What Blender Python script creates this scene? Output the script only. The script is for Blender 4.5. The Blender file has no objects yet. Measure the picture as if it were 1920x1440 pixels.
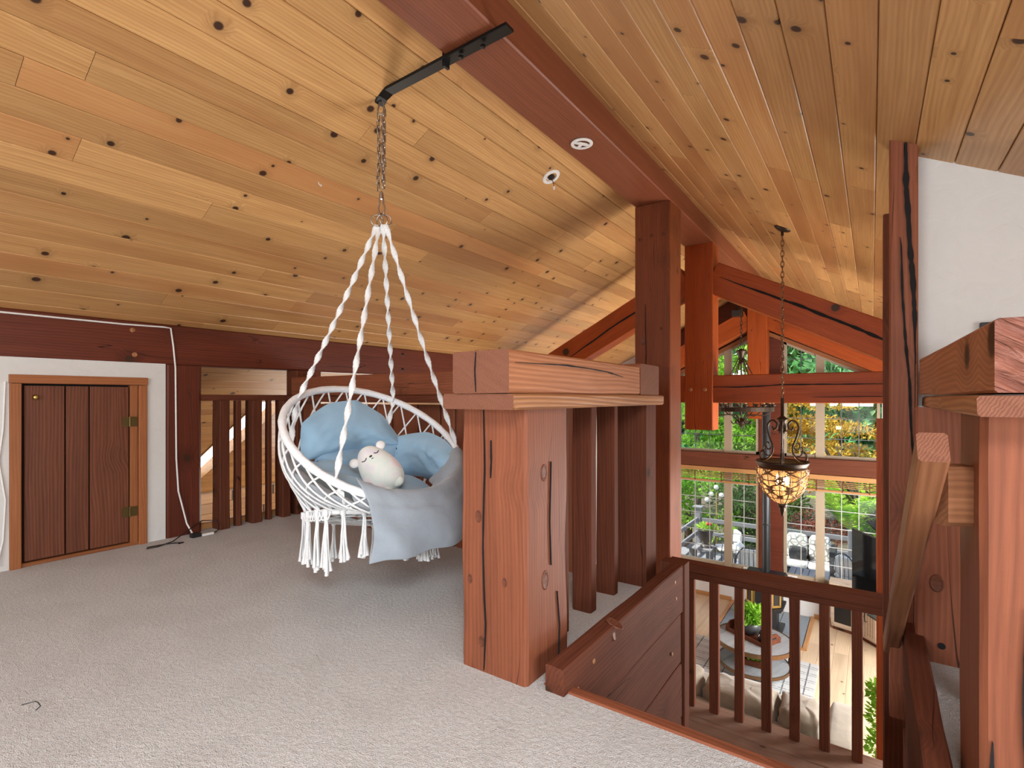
import bpy, math, random
from mathutils import Vector, Matrix, noise
random.seed(11)
scene = bpy.context.scene
COL = scene.collection
PI = math.pi
R_ = math.radians

# ------------------------------------------------------------------ camera, sky, sun, lights, exposure
cam_d = bpy.data.cameras.new('camera')
cam = bpy.data.objects.new('camera', cam_d)
COL.objects.link(cam)
cam.location = (0, 0, 1.1)
cam.rotation_euler = (R_(90), 0, R_(34.972))
cam_d.sensor_width = 36
cam_d.lens = 965 / 1920 * 36
cam_d.shift_y = 25 / 1920
cam_d.clip_start = 0.02
scene.camera = cam

world = bpy.data.worlds.new('sky')
scene.world = world
world.use_nodes = True
wn = world.node_tree
wn.nodes.clear()
sky = wn.nodes.new('ShaderNodeTexSky')
sky.sky_type = 'NISHITA'
sky.sun_disc = False
sky.sun_elevation = R_(48)
sky.sun_rotation = R_(-75)
sky.air_density = 1.0
bg = wn.nodes.new('ShaderNodeBackground')
bg.inputs['Strength'].default_value = 0.22
wo = wn.nodes.new('ShaderNodeOutputWorld')
wn.links.new(sky.outputs[0], bg.inputs[0])
wn.links.new(bg.outputs[0], wo.inputs[0])

def light(name, kind, loc, energy, color=(1, 1, 1), size=1.0, size_y=None, target=None, rot=None):
    d = bpy.data.lights.new(name, kind)
    d.energy = energy
    d.color = color
    if kind == 'AREA':
        d.size = size
        if size_y:
            d.shape = 'RECTANGLE'
            d.size_y = size_y
    elif kind == 'POINT':
        d.shadow_soft_size = size
    elif kind == 'SUN':
        d.angle = size
    o = bpy.data.objects.new(name, d)
    COL.objects.link(o)
    o.location = loc
    if target is not None:
        o.rotation_euler = (Vector(target) - Vector(loc)).to_track_quat('-Z', 'Y').to_euler()
    elif rot:
        o.rotation_euler = rot
    return o

# the sun stands high on the left, a little behind the loft
light('sun', 'SUN', (-9, -4, 12), 5.5, (1, .95, .86), R_(0.6), target=(-9 + 7.2, -4 + 3.2, 12 - 9.5))
# fill lamps outside unseen window openings, added to light the rooms
light('fill_back_window', 'AREA', (-1.0, -3.12, 1.35), 80, (.97, .98, 1), 2.6, 1.3, target=(-1.0, 3, 0.9))
light('fill_eave_window', 'AREA', (2.14, .05, .70), 40, (.97, .98, 1), 2.6, .8, target=(-3, .05, .55))
light('fill_skylight', 'AREA', (.52, -.8, 2.36), 105, (.97, .98, 1), .85, 1.7, target=(.52 - .51 * 2, -.8, .36))
light('fill_aisle_window', 'AREA', (-8.75, 7.2, -1.3), 85, (1, .98, .95), 3.0, 1.3, target=(0, 7.0, -.6))
light('fill_right_window', 'AREA', (1.76, 7.0, -0.65), 230, (1, .98, .95), 3.2, 1.6, target=(-3, 7.0, -0.5))

scene.view_settings.view_transform = 'Standard'
scene.view_settings.look = 'None'
scene.view_settings.gamma = 1.0
scene.view_settings.use_curve_mapping = False
scene.view_settings.exposure = 0.95

# ------------------------------------------------------------------ node materials
class NT:
    def __init__(self, name):
        self.m = bpy.data.materials.new(name)
        self.m.use_nodes = True
        self.t = self.m.node_tree
        self.t.nodes.clear()
        self.out = self.t.nodes.new('ShaderNodeOutputMaterial')
    def n(self, typ, props=None, **ins):
        nd = self.t.nodes.new('ShaderNode' + typ)
        for k, v in (props or {}).items():
            setattr(nd, k, v)
        for k, v in ins.items():
            key = k.replace('_', ' ')
            s = nd.inputs[int(key[1:])] if key[0] == 'i' and key[1:].isdigit() else nd.inputs[key]
            if isinstance(v, bpy.types.NodeSocket):
                self.t.links.new(v, s)
            else:
                s.default_value = v
        return nd
    def math(self, op, a, b=None, c=None):
        kw = {'i0': a}
        if b is not None: kw['i1'] = b
        if c is not None: kw['i2'] = c
        return self.n('Math', {'operation': op}, **kw).outputs[0]
    def mix(self, f, a, b, mode='MIX'):
        nd = self.n('Mix', {'data_type': 'RGBA', 'blend_type': mode})
        for s, v in ((nd.inputs[0], f), (nd.inputs[6], a), (nd.inputs[7], b)):
            if isinstance(v, bpy.types.NodeSocket): self.t.links.new(v, s)
            else: s.default_value = v if not isinstance(v, tuple) or len(v) == 4 else (*v, 1)
        return nd.outputs[2]
    def ramp(self, f, stops):
        nd = self.n('ValToRGB', None, Fac=f)
        cr = nd.color_ramp
        while len(cr.elements) < len(stops): cr.elements.new(0.5)
        for e, (p, c) in zip(cr.elements, stops):
            e.position = p
            e.color = (*c, 1) if len(c) == 3 else c
        return nd.outputs[0]
    def sstep(self, v, a, b):
        nd = self.n('MapRange', {'interpolation_type': 'SMOOTHSTEP'})
        self.t.links.new(v, nd.inputs[0])
        nd.inputs[1].default_value = a
        nd.inputs[2].default_value = b
        return nd.outputs[0]
    def coords(self, rand=True):
        tc = self.n('TexCoord')
        v = tc.outputs['Object']
        if rand:
            oi = self.n('ObjectInfo')
            self.rnd = oi.outputs['Random']
            k = self.n('CombineXYZ', None, X=self.math('MULTIPLY', self.rnd, 37.0), Y=self.math('MULTIPLY', self.rnd, 91.0), Z=self.math('MULTIPLY', self.rnd, 53.0))
            v = self.n('VectorMath', {'operation': 'ADD'}, i0=v, i1=k.outputs[0]).outputs[0]
        return v
    def scaled(self, v, s):
        return self.n('VectorMath', {'operation': 'MULTIPLY'}, i0=v, i1=s).outputs[0]
    def bsdf(self, color, rough=0.5, bump=None, bs=0.3, bd=0.002, **kw):
        b = self.n('BsdfPrincipled', None, Roughness=rough)
        if isinstance(color, bpy.types.NodeSocket): self.t.links.new(color, b.inputs['Base Color'])
        else: b.inputs['Base Color'].default_value = (*color, 1)
        for k, v in kw.items():
            s = b.inputs[k.replace('_', ' ')]
            if isinstance(v, bpy.types.NodeSocket): self.t.links.new(v, s)
            else: s.default_value = v
        if bump is not None:
            bp = self.n('Bump', None, Strength=bs, Distance=bd, Height=bump)
            self.t.links.new(bp.outputs[0], b.inputs['Normal'])
        self.t.links.new(b.outputs[0], self.out.inputs[0])
        return self.m

def wood(name, c1, c2, knot=(.05, .022, .012), rough=.42, kn=.45, ksc=3.2, kr=.09, crack=0.0, var=.35, ring=.4, dim2=False, red=None, bs=.35, spec=.22, streak=.35):
    """grain runs along each piece's own local X"""
    t = NT(name)
    v = t.coords()
    vor = t.n('TexVoronoi', {'voronoi_dimensions': '2D' if dim2 else '3D'}, Vector=v, Scale=ksc)
    sep = t.n('SeparateColor', None, Color=vor.outputs['Color'])
    d = t.math('DIVIDE', vor.outputs['Distance'], t.math('ADD', t.math('MULTIPLY', sep.outputs[1], 1.1), .35))
    sel = t.math('GREATER_THAN', sep.outputs[0], 1 - kn)
    near = t.math('MULTIPLY', t.sstep(d, kr * 3.2, 0.0), sel)
    core = t.math('MULTIPLY', t.sstep(d, kr, kr * .6), sel)
    warp = t.n('TexNoise', None, Vector=t.scaled(v, (.7, 2.5, 2.5)), Scale=1.0, Detail=2.0)
    wv = t.n('VectorMath', {'operation': 'SCALE'}, i0=t.n('VectorMath', {'operation': 'SUBTRACT'}, i0=warp.outputs['Color'], i1=(.5, .5, .5)).outputs[0])
    wv.inputs['Scale'].default_value = .07
    v2 = t.n('VectorMath', {'operation': 'ADD'}, i0=v, i1=wv.outputs[0]).outputs[0]
    pinch = t.n('CombineXYZ', None, Y=t.math('MULTIPLY', near, .03), Z=t.math('MULTIPLY', near, .03))
    v3 = t.n('VectorMath', {'operation': 'ADD'}, i0=v2, i1=pinch.outputs[0]).outputs[0]
    g1 = t.n('TexNoise', None, Vector=t.scaled(v3, (1.3, 34, 34)), Scale=1.0, Detail=6.0, Roughness=.65).outputs[0]
    g2 = t.n('TexNoise', None, Vector=t.scaled(v3, (5, 170, 170)), Scale=1.0, Detail=3.0).outputs[0]
    wave = t.n('TexWave', {'wave_type': 'BANDS', 'bands_direction': 'DIAGONAL'}, Vector=t.scaled(v3, (.22, 22, 22)), Scale=1.5, Distortion=4.5, Detail=3.0, Detail_Scale=.6).outputs['Fac']
    f = t.math('ADD', t.math('MULTIPLY', g1, 1 - ring * .5), t.math('MULTIPLY', wave, ring * .5))
    f = t.math('ADD', f, t.math('MULTIPLY', t.math('SUBTRACT', g2, .5), .4))
    col = t.ramp(f, [(.2, c2), (.75, c1)])
    big = t.n('TexNoise', None, Vector=t.scaled(v2, (.55, 5.0, 5.0)), Scale=1.0, Detail=4.0, Roughness=.55).outputs[0]
    if red:
        col = t.mix(t.math('MULTIPLY', t.sstep(t.math('ADD', t.math('MULTIPLY', t.rnd, .5), big), .62, 1.15), .75), col, red)
    col = t.mix(t.math('MULTIPLY', t.sstep(big, .5, .72), streak), col, tuple(x * .55 for x in c2))
    col = t.mix(t.math('MULTIPLY', near, .38), col, tuple(x * .45 for x in c2))
    col = t.mix(core, col, knot)
    r2 = t.math('FRACT', t.math('MULTIPLY', t.rnd, 17.31))
    br = t.math('ADD', t.math('MULTIPLY', t.math('ADD', t.math('MULTIPLY', r2, .7), t.math('MULTIPLY', big, .5)), var), 1 - var * .62)
    col = t.mix(1.0, col, t.n('CombineColor', None, Red=br, Green=br, Blue=br).outputs[0], 'MULTIPLY')
    h = f
    if crack > 0:
        cn = t.n('TexNoise', None, Vector=t.scaled(v2, (.35, 6, 6)), Scale=1.0, Detail=2.0, Roughness=.5).outputs[0]
        ck = t.sstep(t.math('ABSOLUTE', t.math('SUBTRACT', cn, .5)), crack, crack * .3)
        gate = t.sstep(t.n('TexNoise', None, Vector=t.scaled(v, (1.1, 2.5, 2.5)), Scale=1.0).outputs[0], .5, .58)
        ck = t.math('MULTIPLY', ck, gate)
        col = t.mix(t.math('MULTIPLY', ck, .85), col, (.02, .009, .006))
        h = t.math('SUBTRACT', h, t.math('MULTIPLY', ck, 1.5))
    return t.bsdf(col, rough, h, bs, .003, Specular_IOR_Level=spec)

def plain(name, c, rough=.5, metal=0.0, bumpscale=None, bs=.2, **kw):
    t = NT(name)
    v = t.coords(False)
    nz = t.n('TexNoise', None, Vector=v, Scale=bumpscale or 30.0, Detail=4.0).outputs[0]
    col = t.mix(t.math('MULTIPLY', nz, .35), c, tuple(x * .72 for x in c))
    return t.bsdf(col, rough, nz if bumpscale else None, bs, .002, Metallic=metal, **kw)

def fabric(name, c, c2=None, scale=420.0, wr=5.0, bs=.35):
    t = NT(name)
    v = t.coords(False)
    fine = t.n('TexNoise', None, Vector=t.scaled(v, (1, 1, .5)), Scale=scale, Detail=2.0).outputs[0]
    big = t.n('TexNoise', None, Vector=v, Scale=wr, Detail=4.0, Distortion=.4).outputs[0]
    col = t.ramp(t.math('ADD', t.math('MULTIPLY', fine, .4), t.math('MULTIPLY', big, .6)), [(.3, c2 or tuple(x * .8 for x in c)), (.68, c)])
    h = t.math('ADD', t.math('MULTIPLY', fine, .12), big)
    return t.bsdf(col, .9, h, bs, .012, Sheen_Weight=.25)

def glow(name, c, s):
    t = NT(name)
    e = t.n('Emission', None, Strength=s)
    e.inputs[0].default_value = (*c, 1)
    t.t.links.new(e.outputs[0], t.out.inputs[0])
    return t.m

def glass(name, tint=(.97, .99, .98), refl=.06):
    t = NT(name)
    a = t.n('BsdfTransparent'); a.inputs[0].default_value = (*tint, 1)
    g = t.n('BsdfGlossy', None, Roughness=.02)
    mx = t.n('MixShader', None, Fac=refl)
    t.t.links.new(a.outputs[0], mx.inputs[1]); t.t.links.new(g.outputs[0], mx.inputs[2])
    t.t.links.new(mx.outputs[0], t.out.inputs[0])
    return t.m

M = {}
M['pine'] = wood('knotty_pine', (.64, .37, .15), (.42, .205, .07), kn=.40, ksc=4.4, kr=.085, dim2=True, var=.42, ring=.35, red=(.40, .165, .06), rough=.32, bs=.10, spec=.4, streak=.25)
M['cedar'] = wood('rough_cedar', (.27, .086, .040), (.155, .049, .024), crack=.004, kn=.35, ksc=3.4, kr=.16, var=.25, rough=.55)
M['cedar_light'] = wood('pale_cedar', (.44, .185, .085), (.28, .10, .043), crack=.003, kn=.3, ksc=3.4, kr=.15, var=.2, ring=.7, rough=.5)
M['truss'] = wood('oiled_fir', (.40, .080, .015), (.25, .045, .009), crack=.004, kn=.3, ksc=3.0, kr=.16, var=.25, rough=.45)
M['tallpost'] = wood('dark_fir', (.22, .056, .018), (.12, .03, .011), crack=.004, kn=.35, ksc=3.0, kr=.16, var=.25, rough=.45)
M['dark'] = wood('dark_timber', (.15, .036, .018), (.08, .02, .011), crack=.003, kn=.3, ksc=3.0, kr=.12, var=.25, rough=.42)
M['brown'] = wood('brown_board', (.16, .052, .027), (.09, .029, .017), crack=.004, kn=.35, ksc=4, kr=.14, var=.25, rough=.7, spec=.08)
M['ridge'] = wood('ridge_timber', (.24, .072, .032), (.16, .046, .021), kn=.2, ksc=3, kr=.08, var=.12, rough=.42)
M['landing'] = wood('landing_board', (.30, .19, .14), (.19, .11, .08), crack=.004, kn=.3, ksc=3, kr=.1, var=.3, rough=.5)
M['knotwood'] = wood('knot_wood', (.17, .056, .028), (.10, .033, .018), kn=0, var=.1, ring=.5, rough=.5)
M['casing'] = wood('door_casing', (.36, .135, .05), (.24, .08, .03), kn=.1, ksc=3, kr=.06, var=.2, rough=.4)
M['doorboard'] = wood('door_board', (.205, .070, .034), (.105, .034, .018), kn=.3, ksc=3, kr=.12, var=.35, ring=.55, rough=.45)
M['handrail'] = wood('handrail_wood', (.29, .125, .058), (.18, .07, .032), kn=.2, ksc=3, kr=.1, var=.2, ring=.5, rough=.5)
M['capwood'] = wood('cap_board', (.43, .20, .085), (.27, .11, .045), kn=.25, ksc=3, kr=.12, var=.2, ring=1.0, rough=.45)
M['blindwood'] = wood('blind_slat', (.48, .25, .10), (.36, .17, .065), kn=.0, var=.2, rough=.4)
M['oak'] = wood('pale_oak', (.66, .52, .36), (.52, .38, .24), kn=.1, ksc=3, kr=.05, var=.25, rough=.35, dim2=True)
M['oaktrim'] = wood('oak_trim', (.50, .27, .11), (.36, .17, .06), kn=.1, var=.2, rough=.4)
M['whitewash'] = wood('washed_oak', (.62, .50, .38), (.46, .35, .25), kn=.1, var=.2, rough=.5)
M['greywood'] = wood('grey_table_wood', (.30, .31, .32), (.20, .205, .215), kn=.1, var=.3, rough=.5)
M['deckwood'] = wood('grey_deck_wood', (.26, .265, .285), (.17, .175, .19), kn=.1, var=.3, rough=.7)
M['bark'] = wood('bark', (.10, .075, .055), (.05, .036, .028), kn=.1, var=.3, rough=.9, bs=.8)

t = NT('end_grain')
v = t.coords()
rg = t.n('TexWave', {'wave_type': 'RINGS'}, Vector=t.scaled(v, (0.2, 14, 14)), Scale=3.5, Distortion=5.0, Detail=4.0, Detail_Scale=1.5).outputs['Fac']
cut = t.n('TexNoise', None, Vector=t.n('VectorRotate', {'rotation_type': 'X_AXIS'}, Vector=t.scaled(v, (1, 1, 1)), Angle=.5).outputs[0], Scale=1.0)
cutv = t.n('TexNoise', None, Vector=t.scaled(t.n('VectorRotate', {'rotation_type': 'X_AXIS'}, Vector=v, Angle=-.5).outputs[0], (8, 6, 60)), Scale=1.0, Detail=4.0).outputs[0]
M['endgrain'] = t.bsdf(t.ramp(t.math('ADD', t.math('MULTIPLY', rg, .5), t.math('MULTIPLY', cutv, .5)), [(.25, (.15, .058, .034)), (.75, (.22, .092, .055))]), .75, cutv, .35, .006, Specular_IOR_Level=.15)
M['chiselled'] = None
t = NT('chiselled_end')
v = t.coords()
cutv = t.n('TexNoise', None, Vector=t.scaled(t.n('VectorRotate', {'rotation_type': 'X_AXIS'}, Vector=v, Angle=-.55).outputs[0], (8, 7, 55)), Scale=1.0, Detail=4.0, Distortion=.6).outputs[0]
M['chiselled'] = t.bsdf(t.ramp(cutv, [(.3, (.15, .05, .032)), (.7, (.30, .115, .075))]), .4, cutv, 1.0, .03, Specular_IOR_Level=.3)

t = NT('carpet')
v = t.coords(False)
fi = t.n('TexNoise', None, Vector=v, Scale=230.0, Detail=3.0).outputs[0]
me = t.n('TexNoise', None, Vector=v, Scale=60.0, Detail=3.0).outputs[0]
bi = t.n('TexNoise', None, Vector=t.n('VectorRotate', {'rotation_type': 'Z_AXIS'}, Vector=t.scaled(v, (1.0, 1.0, 1.0)), Angle=.6).outputs[0], Scale=3.2, Detail=3.0, Distortion=.5).outputs[0]
cc = t.ramp(t.math('ADD', t.math('MULTIPLY', fi, .7), t.math('MULTIPLY', me, .3)), [(.3, (.44, .42, .39)), (.66, (.80, .78, .75))])
cc = t.mix(t.math('MULTIPLY', t.sstep(bi, .42, .68), .3), cc, (.48, .45, .41))
M['carpet'] = t.bsdf(cc, .95, t.math('ADD', fi, me), 1.0, .012, Sheen_Weight=.3)

t = NT('plaster')
v = t.coords(False)
pn = t.n('TexNoise', None, Vector=v, Scale=11.0, Detail=5.0, Distortion=1.2).outputs[0]
M['plaster'] = t.bsdf(t.mix(pn, (.66, .65, .62), (.60, .59, .56)), .75, pn, .35, .012)
t = NT('plaster_grey')
v = t.coords(False)
pn = t.n('TexNoise', None, Vector=v, Scale=11.0, Detail=5.0, Distortion=1.2).outputs[0]
M['plaster_grey'] = t.bsdf(t.mix(pn, (.70, .695, .67), (.65, .645, .62)), .8, pn, .4, .015, Specular_IOR_Level=.2)
M['white_wall'] = plain('white_wall', (.70, .70, .69), .75, bumpscale=20.0, bs=.1)
M['black_metal'] = plain('black_metal', (.012, .012, .012), .38, .6)
M['iron'] = plain('wrought_iron', (.055, .036, .024), .42, .75, bumpscale=60.0)
M['bronze'] = plain('aged_bronze', (.22, .12, .06), .38, .85, bumpscale=60.0)
M['chain'] = plain('steel_chain', (.42, .37, .33), .28, 1.0)
M['brass'] = plain('brass', (.75, .55, .18), .28, 1.0)
M['hinge'] = plain('tarnished_brass', (.16, .11, .04), .42, .9, bumpscale=80.0)
M['white_plastic'] = plain('white_plastic', (.80, .79, .76), .4)
M['black_plastic'] = plain('black_plastic', (.012, .012, .013), .35)
M['black_gap'] = plain('black_gap', (.004, .003, .003), .9)
M['cotton'] = fabric('white_cotton', (.79, .80, .80), (.64, .64, .63), 300, 30, .5)
M['rimwrap'] = None
t = NT('rim_wrap')
v = t.coords(False)
wz = t.n('TexNoise', None, Vector=t.scaled(v, (90, 90, 240)), Scale=1.0, Detail=2.0).outputs[0]
M['rimwrap'] = t.bsdf(t.ramp(wz, [(.3, (.68, .70, .72)), (.7, (.82, .83, .84))]), .8, wz, .5, .004)
M['blue'] = fabric('blue_cushion', (.33, .52, .68), (.26, .43, .58), 500, 7, .3)
M['grey_throw'] = fabric('grey_throw', (.32, .365, .41), (.25, .285, .325), 600, 9, .45)
M['greypad'] = fabric('grey_pad', (.28, .30, .32), (.22, .24, .26), 500, 8, .35)
M['sofa'] = fabric('sofa_linen', (.27, .225, .17), (.19, .155, .115), 350, 9, .4)
M['navy'] = fabric('dark_seam', (.02, .05, .08))
M['floral'] = None
t = NT('floral_cloth')
v = t.coords(False)
w1 = t.n('TexVoronoi', {'feature': 'DISTANCE_TO_EDGE'}, Vector=v, Scale=9.0).outputs[0]
M['floral'] = t.bsdf(t.ramp(w1, [(.05, (.30, .30, .29)), (.12, (.82, .81, .77))]), .9)
t = NT('tie_dye_plush')
v = t.coords(False)
nz = t.n('TexNoise', None, Vector=v, Scale=8.0, Detail=1.0).outputs[0]
fz = t.n('TexNoise', None, Vector=v, Scale=300.0, Detail=2.0).outputs[0]
M['plush'] = t.bsdf(t.ramp(nz, [(.30, (.72, .68, .78)), (.42, (.80, .80, .76)), (.52, (.72, .80, .74)), (.60, (.82, .80, .78)), (.70, (.82, .66, .66))]), .95, fz, .6, .006, Sheen_Weight=.5)
M['plush_white'] = fabric('plush_white', (.82, .81, .80))
M['glass'] = glass('window_glass')
M['stove_glass'] = plain('stove_glass', (.03, .03, .032), .06)
M['screen'] = plain('tv_screen', (.006, .007, .008), .08)
M['stove_black'] = plain('stove_black', (.018, .018, .02), .45, .3, bumpscale=60.0)
M['pipe'] = plain('stove_pipe', (.045, .047, .052), .4, .6)
M['vinyl'] = plain('window_vinyl', (.38, .30, .21), .45)
M['muntin'] = plain('muntin_shaded', (.12, .13, .14), .4)  # dark grey colours in the shade of bars against bright panes
M['muntin_white'] = plain('muntin_white', (.46, .46, .45), .4)
M['slate'] = plain('blue_slate', (.22, .27, .31), .5, bumpscale=9.0, bs=.3)
M['urn'] = plain('black_urn', (.02, .021, .024), .5)
M['patio_metal'] = plain('patio_metal', (.07, .07, .07), .4, .5)
M['pot'] = plain('dark_pot', (.05, .05, .055), .35)
M['bulb'] = glow('lit_bulb', (1, .72, .38), 45)
M['candle'] = plain('candle_sleeve', (.55, .40, .24), .5)
M['amber'] = None
t = NT('amber_lining')
a1 = t.n('BsdfTranslucent'); a1.inputs[0].default_value = (.85, .62, .36, 1)
a2 = t.n('BsdfTransparent'); a2.inputs[0].default_value = (1, .9, .75, 1)
am = t.n('MixShader', None, Fac=.86)
t.t.links.new(a1.outputs[0], am.inputs[1]); t.t.links.new(a2.outputs[0], am.inputs[2]); t.t.links.new(am.outputs[0], t.out.inputs[0])
M['amber'] = t.m
t = NT('frosted_pane')
a1 = t.n('BsdfTranslucent'); a1.inputs[0].default_value = (.9, .92, .93, 1)
t.t.links.new(a1.outputs[0], t.out.inputs[0])
M['frosted'] = t.m
M['red_flower'] = plain('red_flower', (.65, .03, .03), .6)
M['rock'] = plain('garden_rock', (.30, .27, .24), .9, bumpscale=6.0, bs=.8)
M['soil'] = plain('garden_soil', (.10, .085, .055), .95, bumpscale=12.0, bs=.6)

def leafmat(name, a, b, c):
    t = NT(name)
    v = t.coords(False)
    n1 = t.n('TexNoise', None, Vector=v, Scale=3.0, Detail=4.0).outputs[0]
    col = t.ramp(n1, [(.3, a), (.5, b), (.68, c)])
    d = t.n('BsdfDiffuse'); t.t.links.new(col, d.inputs[0])
    tr = t.n('BsdfTranslucent'); t.t.links.new(col, tr.inputs[0])
    mx = t.n('MixShader', None, Fac=.4)
    t.t.links.new(d.outputs[0], mx.inputs[1]); t.t.links.new(tr.outputs[0], mx.inputs[2]); t.t.links.new(mx.outputs[0], t.out.inputs[0])
    return t.m
M['leaf_green'] = leafmat('leaf_green', (.08, .24, .02), (.24, .50, .05), (.48, .68, .12))
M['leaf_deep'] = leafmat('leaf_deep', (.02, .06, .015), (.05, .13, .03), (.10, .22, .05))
M['leaf_yellow'] = leafmat('leaf_yellow', (.42, .20, .03), (.74, .44, .06), (.74, .68, .16))
M['leaf_fern'] = leafmat('leaf_fern', (.12, .34, .02), (.36, .60, .06), (.60, .74, .16))
M['leaf_conifer'] = leafmat('leaf_conifer', (.06, .26, .09), (.18, .48, .18), (.38, .62, .32))
M['leaf_red'] = leafmat('leaf_red', (.12, .03, .02), (.26, .08, .06), (.32, .16, .10))

# ------------------------------------------------------------------ mesh helpers
class MB:
    def __init__(self):
        self.v = []; self.f = []; self.mi = []
    def add(self, vs, fs, mi=0):
        o = len(self.v)
        self.v += [tuple(p) for p in vs]
        self.f += [tuple(i + o for i in f) for f in fs]
        self.mi += [mi] * len(fs)
        return self
    def box(self, a, b, mi=0):
        (x0, y0, z0), (x1, y1, z1) = a, b
        self.add([(x0, y0, z0), (x1, y0, z0), (x1, y1, z0), (x0, y1, z0), (x0, y0, z1), (x1, y0, z1), (x1, y1, z1), (x0, y1, z1)],
                 [(3, 2, 1, 0), (4, 5, 6, 7), (0, 1, 5, 4), (1, 2, 6, 5), (2, 3, 7, 6), (3, 0, 4, 7)], mi)
        return self
    def rings(self, rs, closed=True, caps=True, loop=False, mi=0, capmi=None):
        n = len(rs[0]); vs = [p for r in rs for p in r]; fs = []
        m = len(rs)
        for i in range(m if loop else m - 1):
            j = (i + 1) % m
            for k in range(n if closed else n - 1):
                l = (k + 1) % n
                fs.append((i * n + k, i * n + l, j * n + l, j * n + k))
        self.add(vs, fs, mi)
        if caps and not loop:
            c = mi if capmi is None else capmi
            self.add(rs[0], [tuple(reversed(range(n)))], c)
            self.add(rs[-1], [tuple(range(n))], c)
        return self
    def tube(self, pts, r, n=6, loop=False, caps=True, ell=None, twist=0.0, mi=0):
        pts = [Vector(p) for p in pts]; m = len(pts); rs = []
        rr = r if isinstance(r, (list, tuple)) else [r] * m
        prev = None
        for i, p in enumerate(pts):
            if loop: tg = pts[(i + 1) % m] - pts[i - 1]
            else: tg = pts[min(i + 1, m - 1)] - pts[max(i - 1, 0)]
            if tg.length < 1e-9: tg = Vector((0, 0, 1))
            tg.normalize()
            if prev is None:
                a = Vector((0, 0, 1)) if abs(tg.z) < .9 else Vector((1, 0, 0))
                u = tg.cross(a).normalized()
            else:
                u = prev - tg * prev.dot(tg)
                u = u.normalized() if u.length > 1e-6 else tg.orthogonal().normalized()
            prev = u.copy()
            w = tg.cross(u)
            e = ell or (1, 1)
            ring = []
            for k in range(n):
                q = 2 * PI * k / n
                x, y = math.cos(q) * e[0], math.sin(q) * e[1]
                ct, st = math.cos(twist * i), math.sin(twist * i)
                x, y = x * ct - y * st, x * st + y * ct
                ring.append(p + (u * x + w * y) * rr[i])
            rs.append(ring)
        return self.rings(rs, loop=loop, caps=caps, mi=mi)
    def lathe(self, prof, c=(0, 0, 0), n=24, caps=True, mi=0, sx=1, sy=1):
        c = Vector(c); rs = []
        for r, z in prof:
            rs.append([c + Vector((r * sx * math.cos(2 * PI * k / n), r * sy * math.sin(2 * PI * k / n), z)) for k in range(n)])
        return self.rings(rs, caps=caps, mi=mi)
    def ball(self, c, r, n=10, m=7, sc=(1, 1, 1), mi=0):
        c = Vector(c); rs = []
        for i in range(m + 1):
            a = PI * min(max(i / m, .02), .98)
            rs.append([c + Vector((r * sc[0] * math.sin(a) * math.cos(2 * PI * k / n), r * sc[1] * math.sin(a) * math.sin(2 * PI * k / n), -r * sc[2] * math.cos(a))) for k in range(n)])
        return self.rings(rs, mi=mi)
    def prism(self, poly, z0, z1, mi=0):
        n = len(poly)
        return self.rings([[(x, y, z0) for x, y in poly], [(x, y, z1) for x, y in poly]], mi=mi)
    def grid(self, rows, mi=0):
        n = len(rows[0]); vs = [p for r in rows for p in r]
        fs = [(i * n + k, i * n + k + 1, (i + 1) * n + k + 1, (i + 1) * n + k) for i in range(len(rows) - 1) for k in range(n - 1)]
        return self.add(vs, fs, mi)
    def build(self, name, mat, parent=None, smooth=False, bevel=0, mats=None, matrix=None):
        me = bpy.data.meshes.new(name)
        me.from_pydata(self.v, [], self.f)
        for m_ in ([mat] + (mats or [])): me.materials.append(M[m_] if isinstance(m_, str) else m_)
        if mats: me.polygons.foreach_set('material_index', self.mi)
        if smooth: me.polygons.foreach_set('use_smooth', [True] * len(me.polygons))
        me.update()
        return link(name, me, parent, matrix, bevel)

def link(name, me, parent=None, matrix=None, bevel=0):
    o = bpy.data.objects.new(name, me)
    COL.objects.link(o)
    if parent is not None: attach(o, parent)
    if matrix is not None:
        o.matrix_basis = matrix
        WORLD[o.name] = matrix.copy()
    if bevel:
        b = o.modifiers.new('edge', 'BEVEL'); b.width = bevel; b.segments = 2; b.limit_method = 'ANGLE'
    return o

def attach(o, parent):
    o.parent = parent
    o.matrix_parent_inverse = WORLD[parent.name].inverted()
    WORLD[o.name] = WORLD.get(o.name, Matrix())

class _W(dict):
    def __missing__(self, k): return Matrix()
WORLD = _W()

def thing(name, label, cat, loc=(0, 0, 0), group=None, kind=None):
    o = bpy.data.objects.new(name, None)
    COL.objects.link(o)
    o.empty_display_size = .1
    o.location = loc
    WORLD[o.name] = Matrix.Translation(loc)
    return tag(o, label, cat, group, kind)

def tag(o, label=None, cat=None, group=None, kind=None):
    if label: o['label'] = label
    if cat: o['category'] = cat
    if group: o['group'] = group
    if kind: o['kind'] = kind
    return o

def struct(name, loc=(0, 0, 0), label=None):
    o = bpy.data.objects.new(name, None); COL.objects.link(o); o.location = loc
    WORLD[o.name] = Matrix.Translation(loc)
    return tag(o, label, None, None, 'structure')

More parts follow.
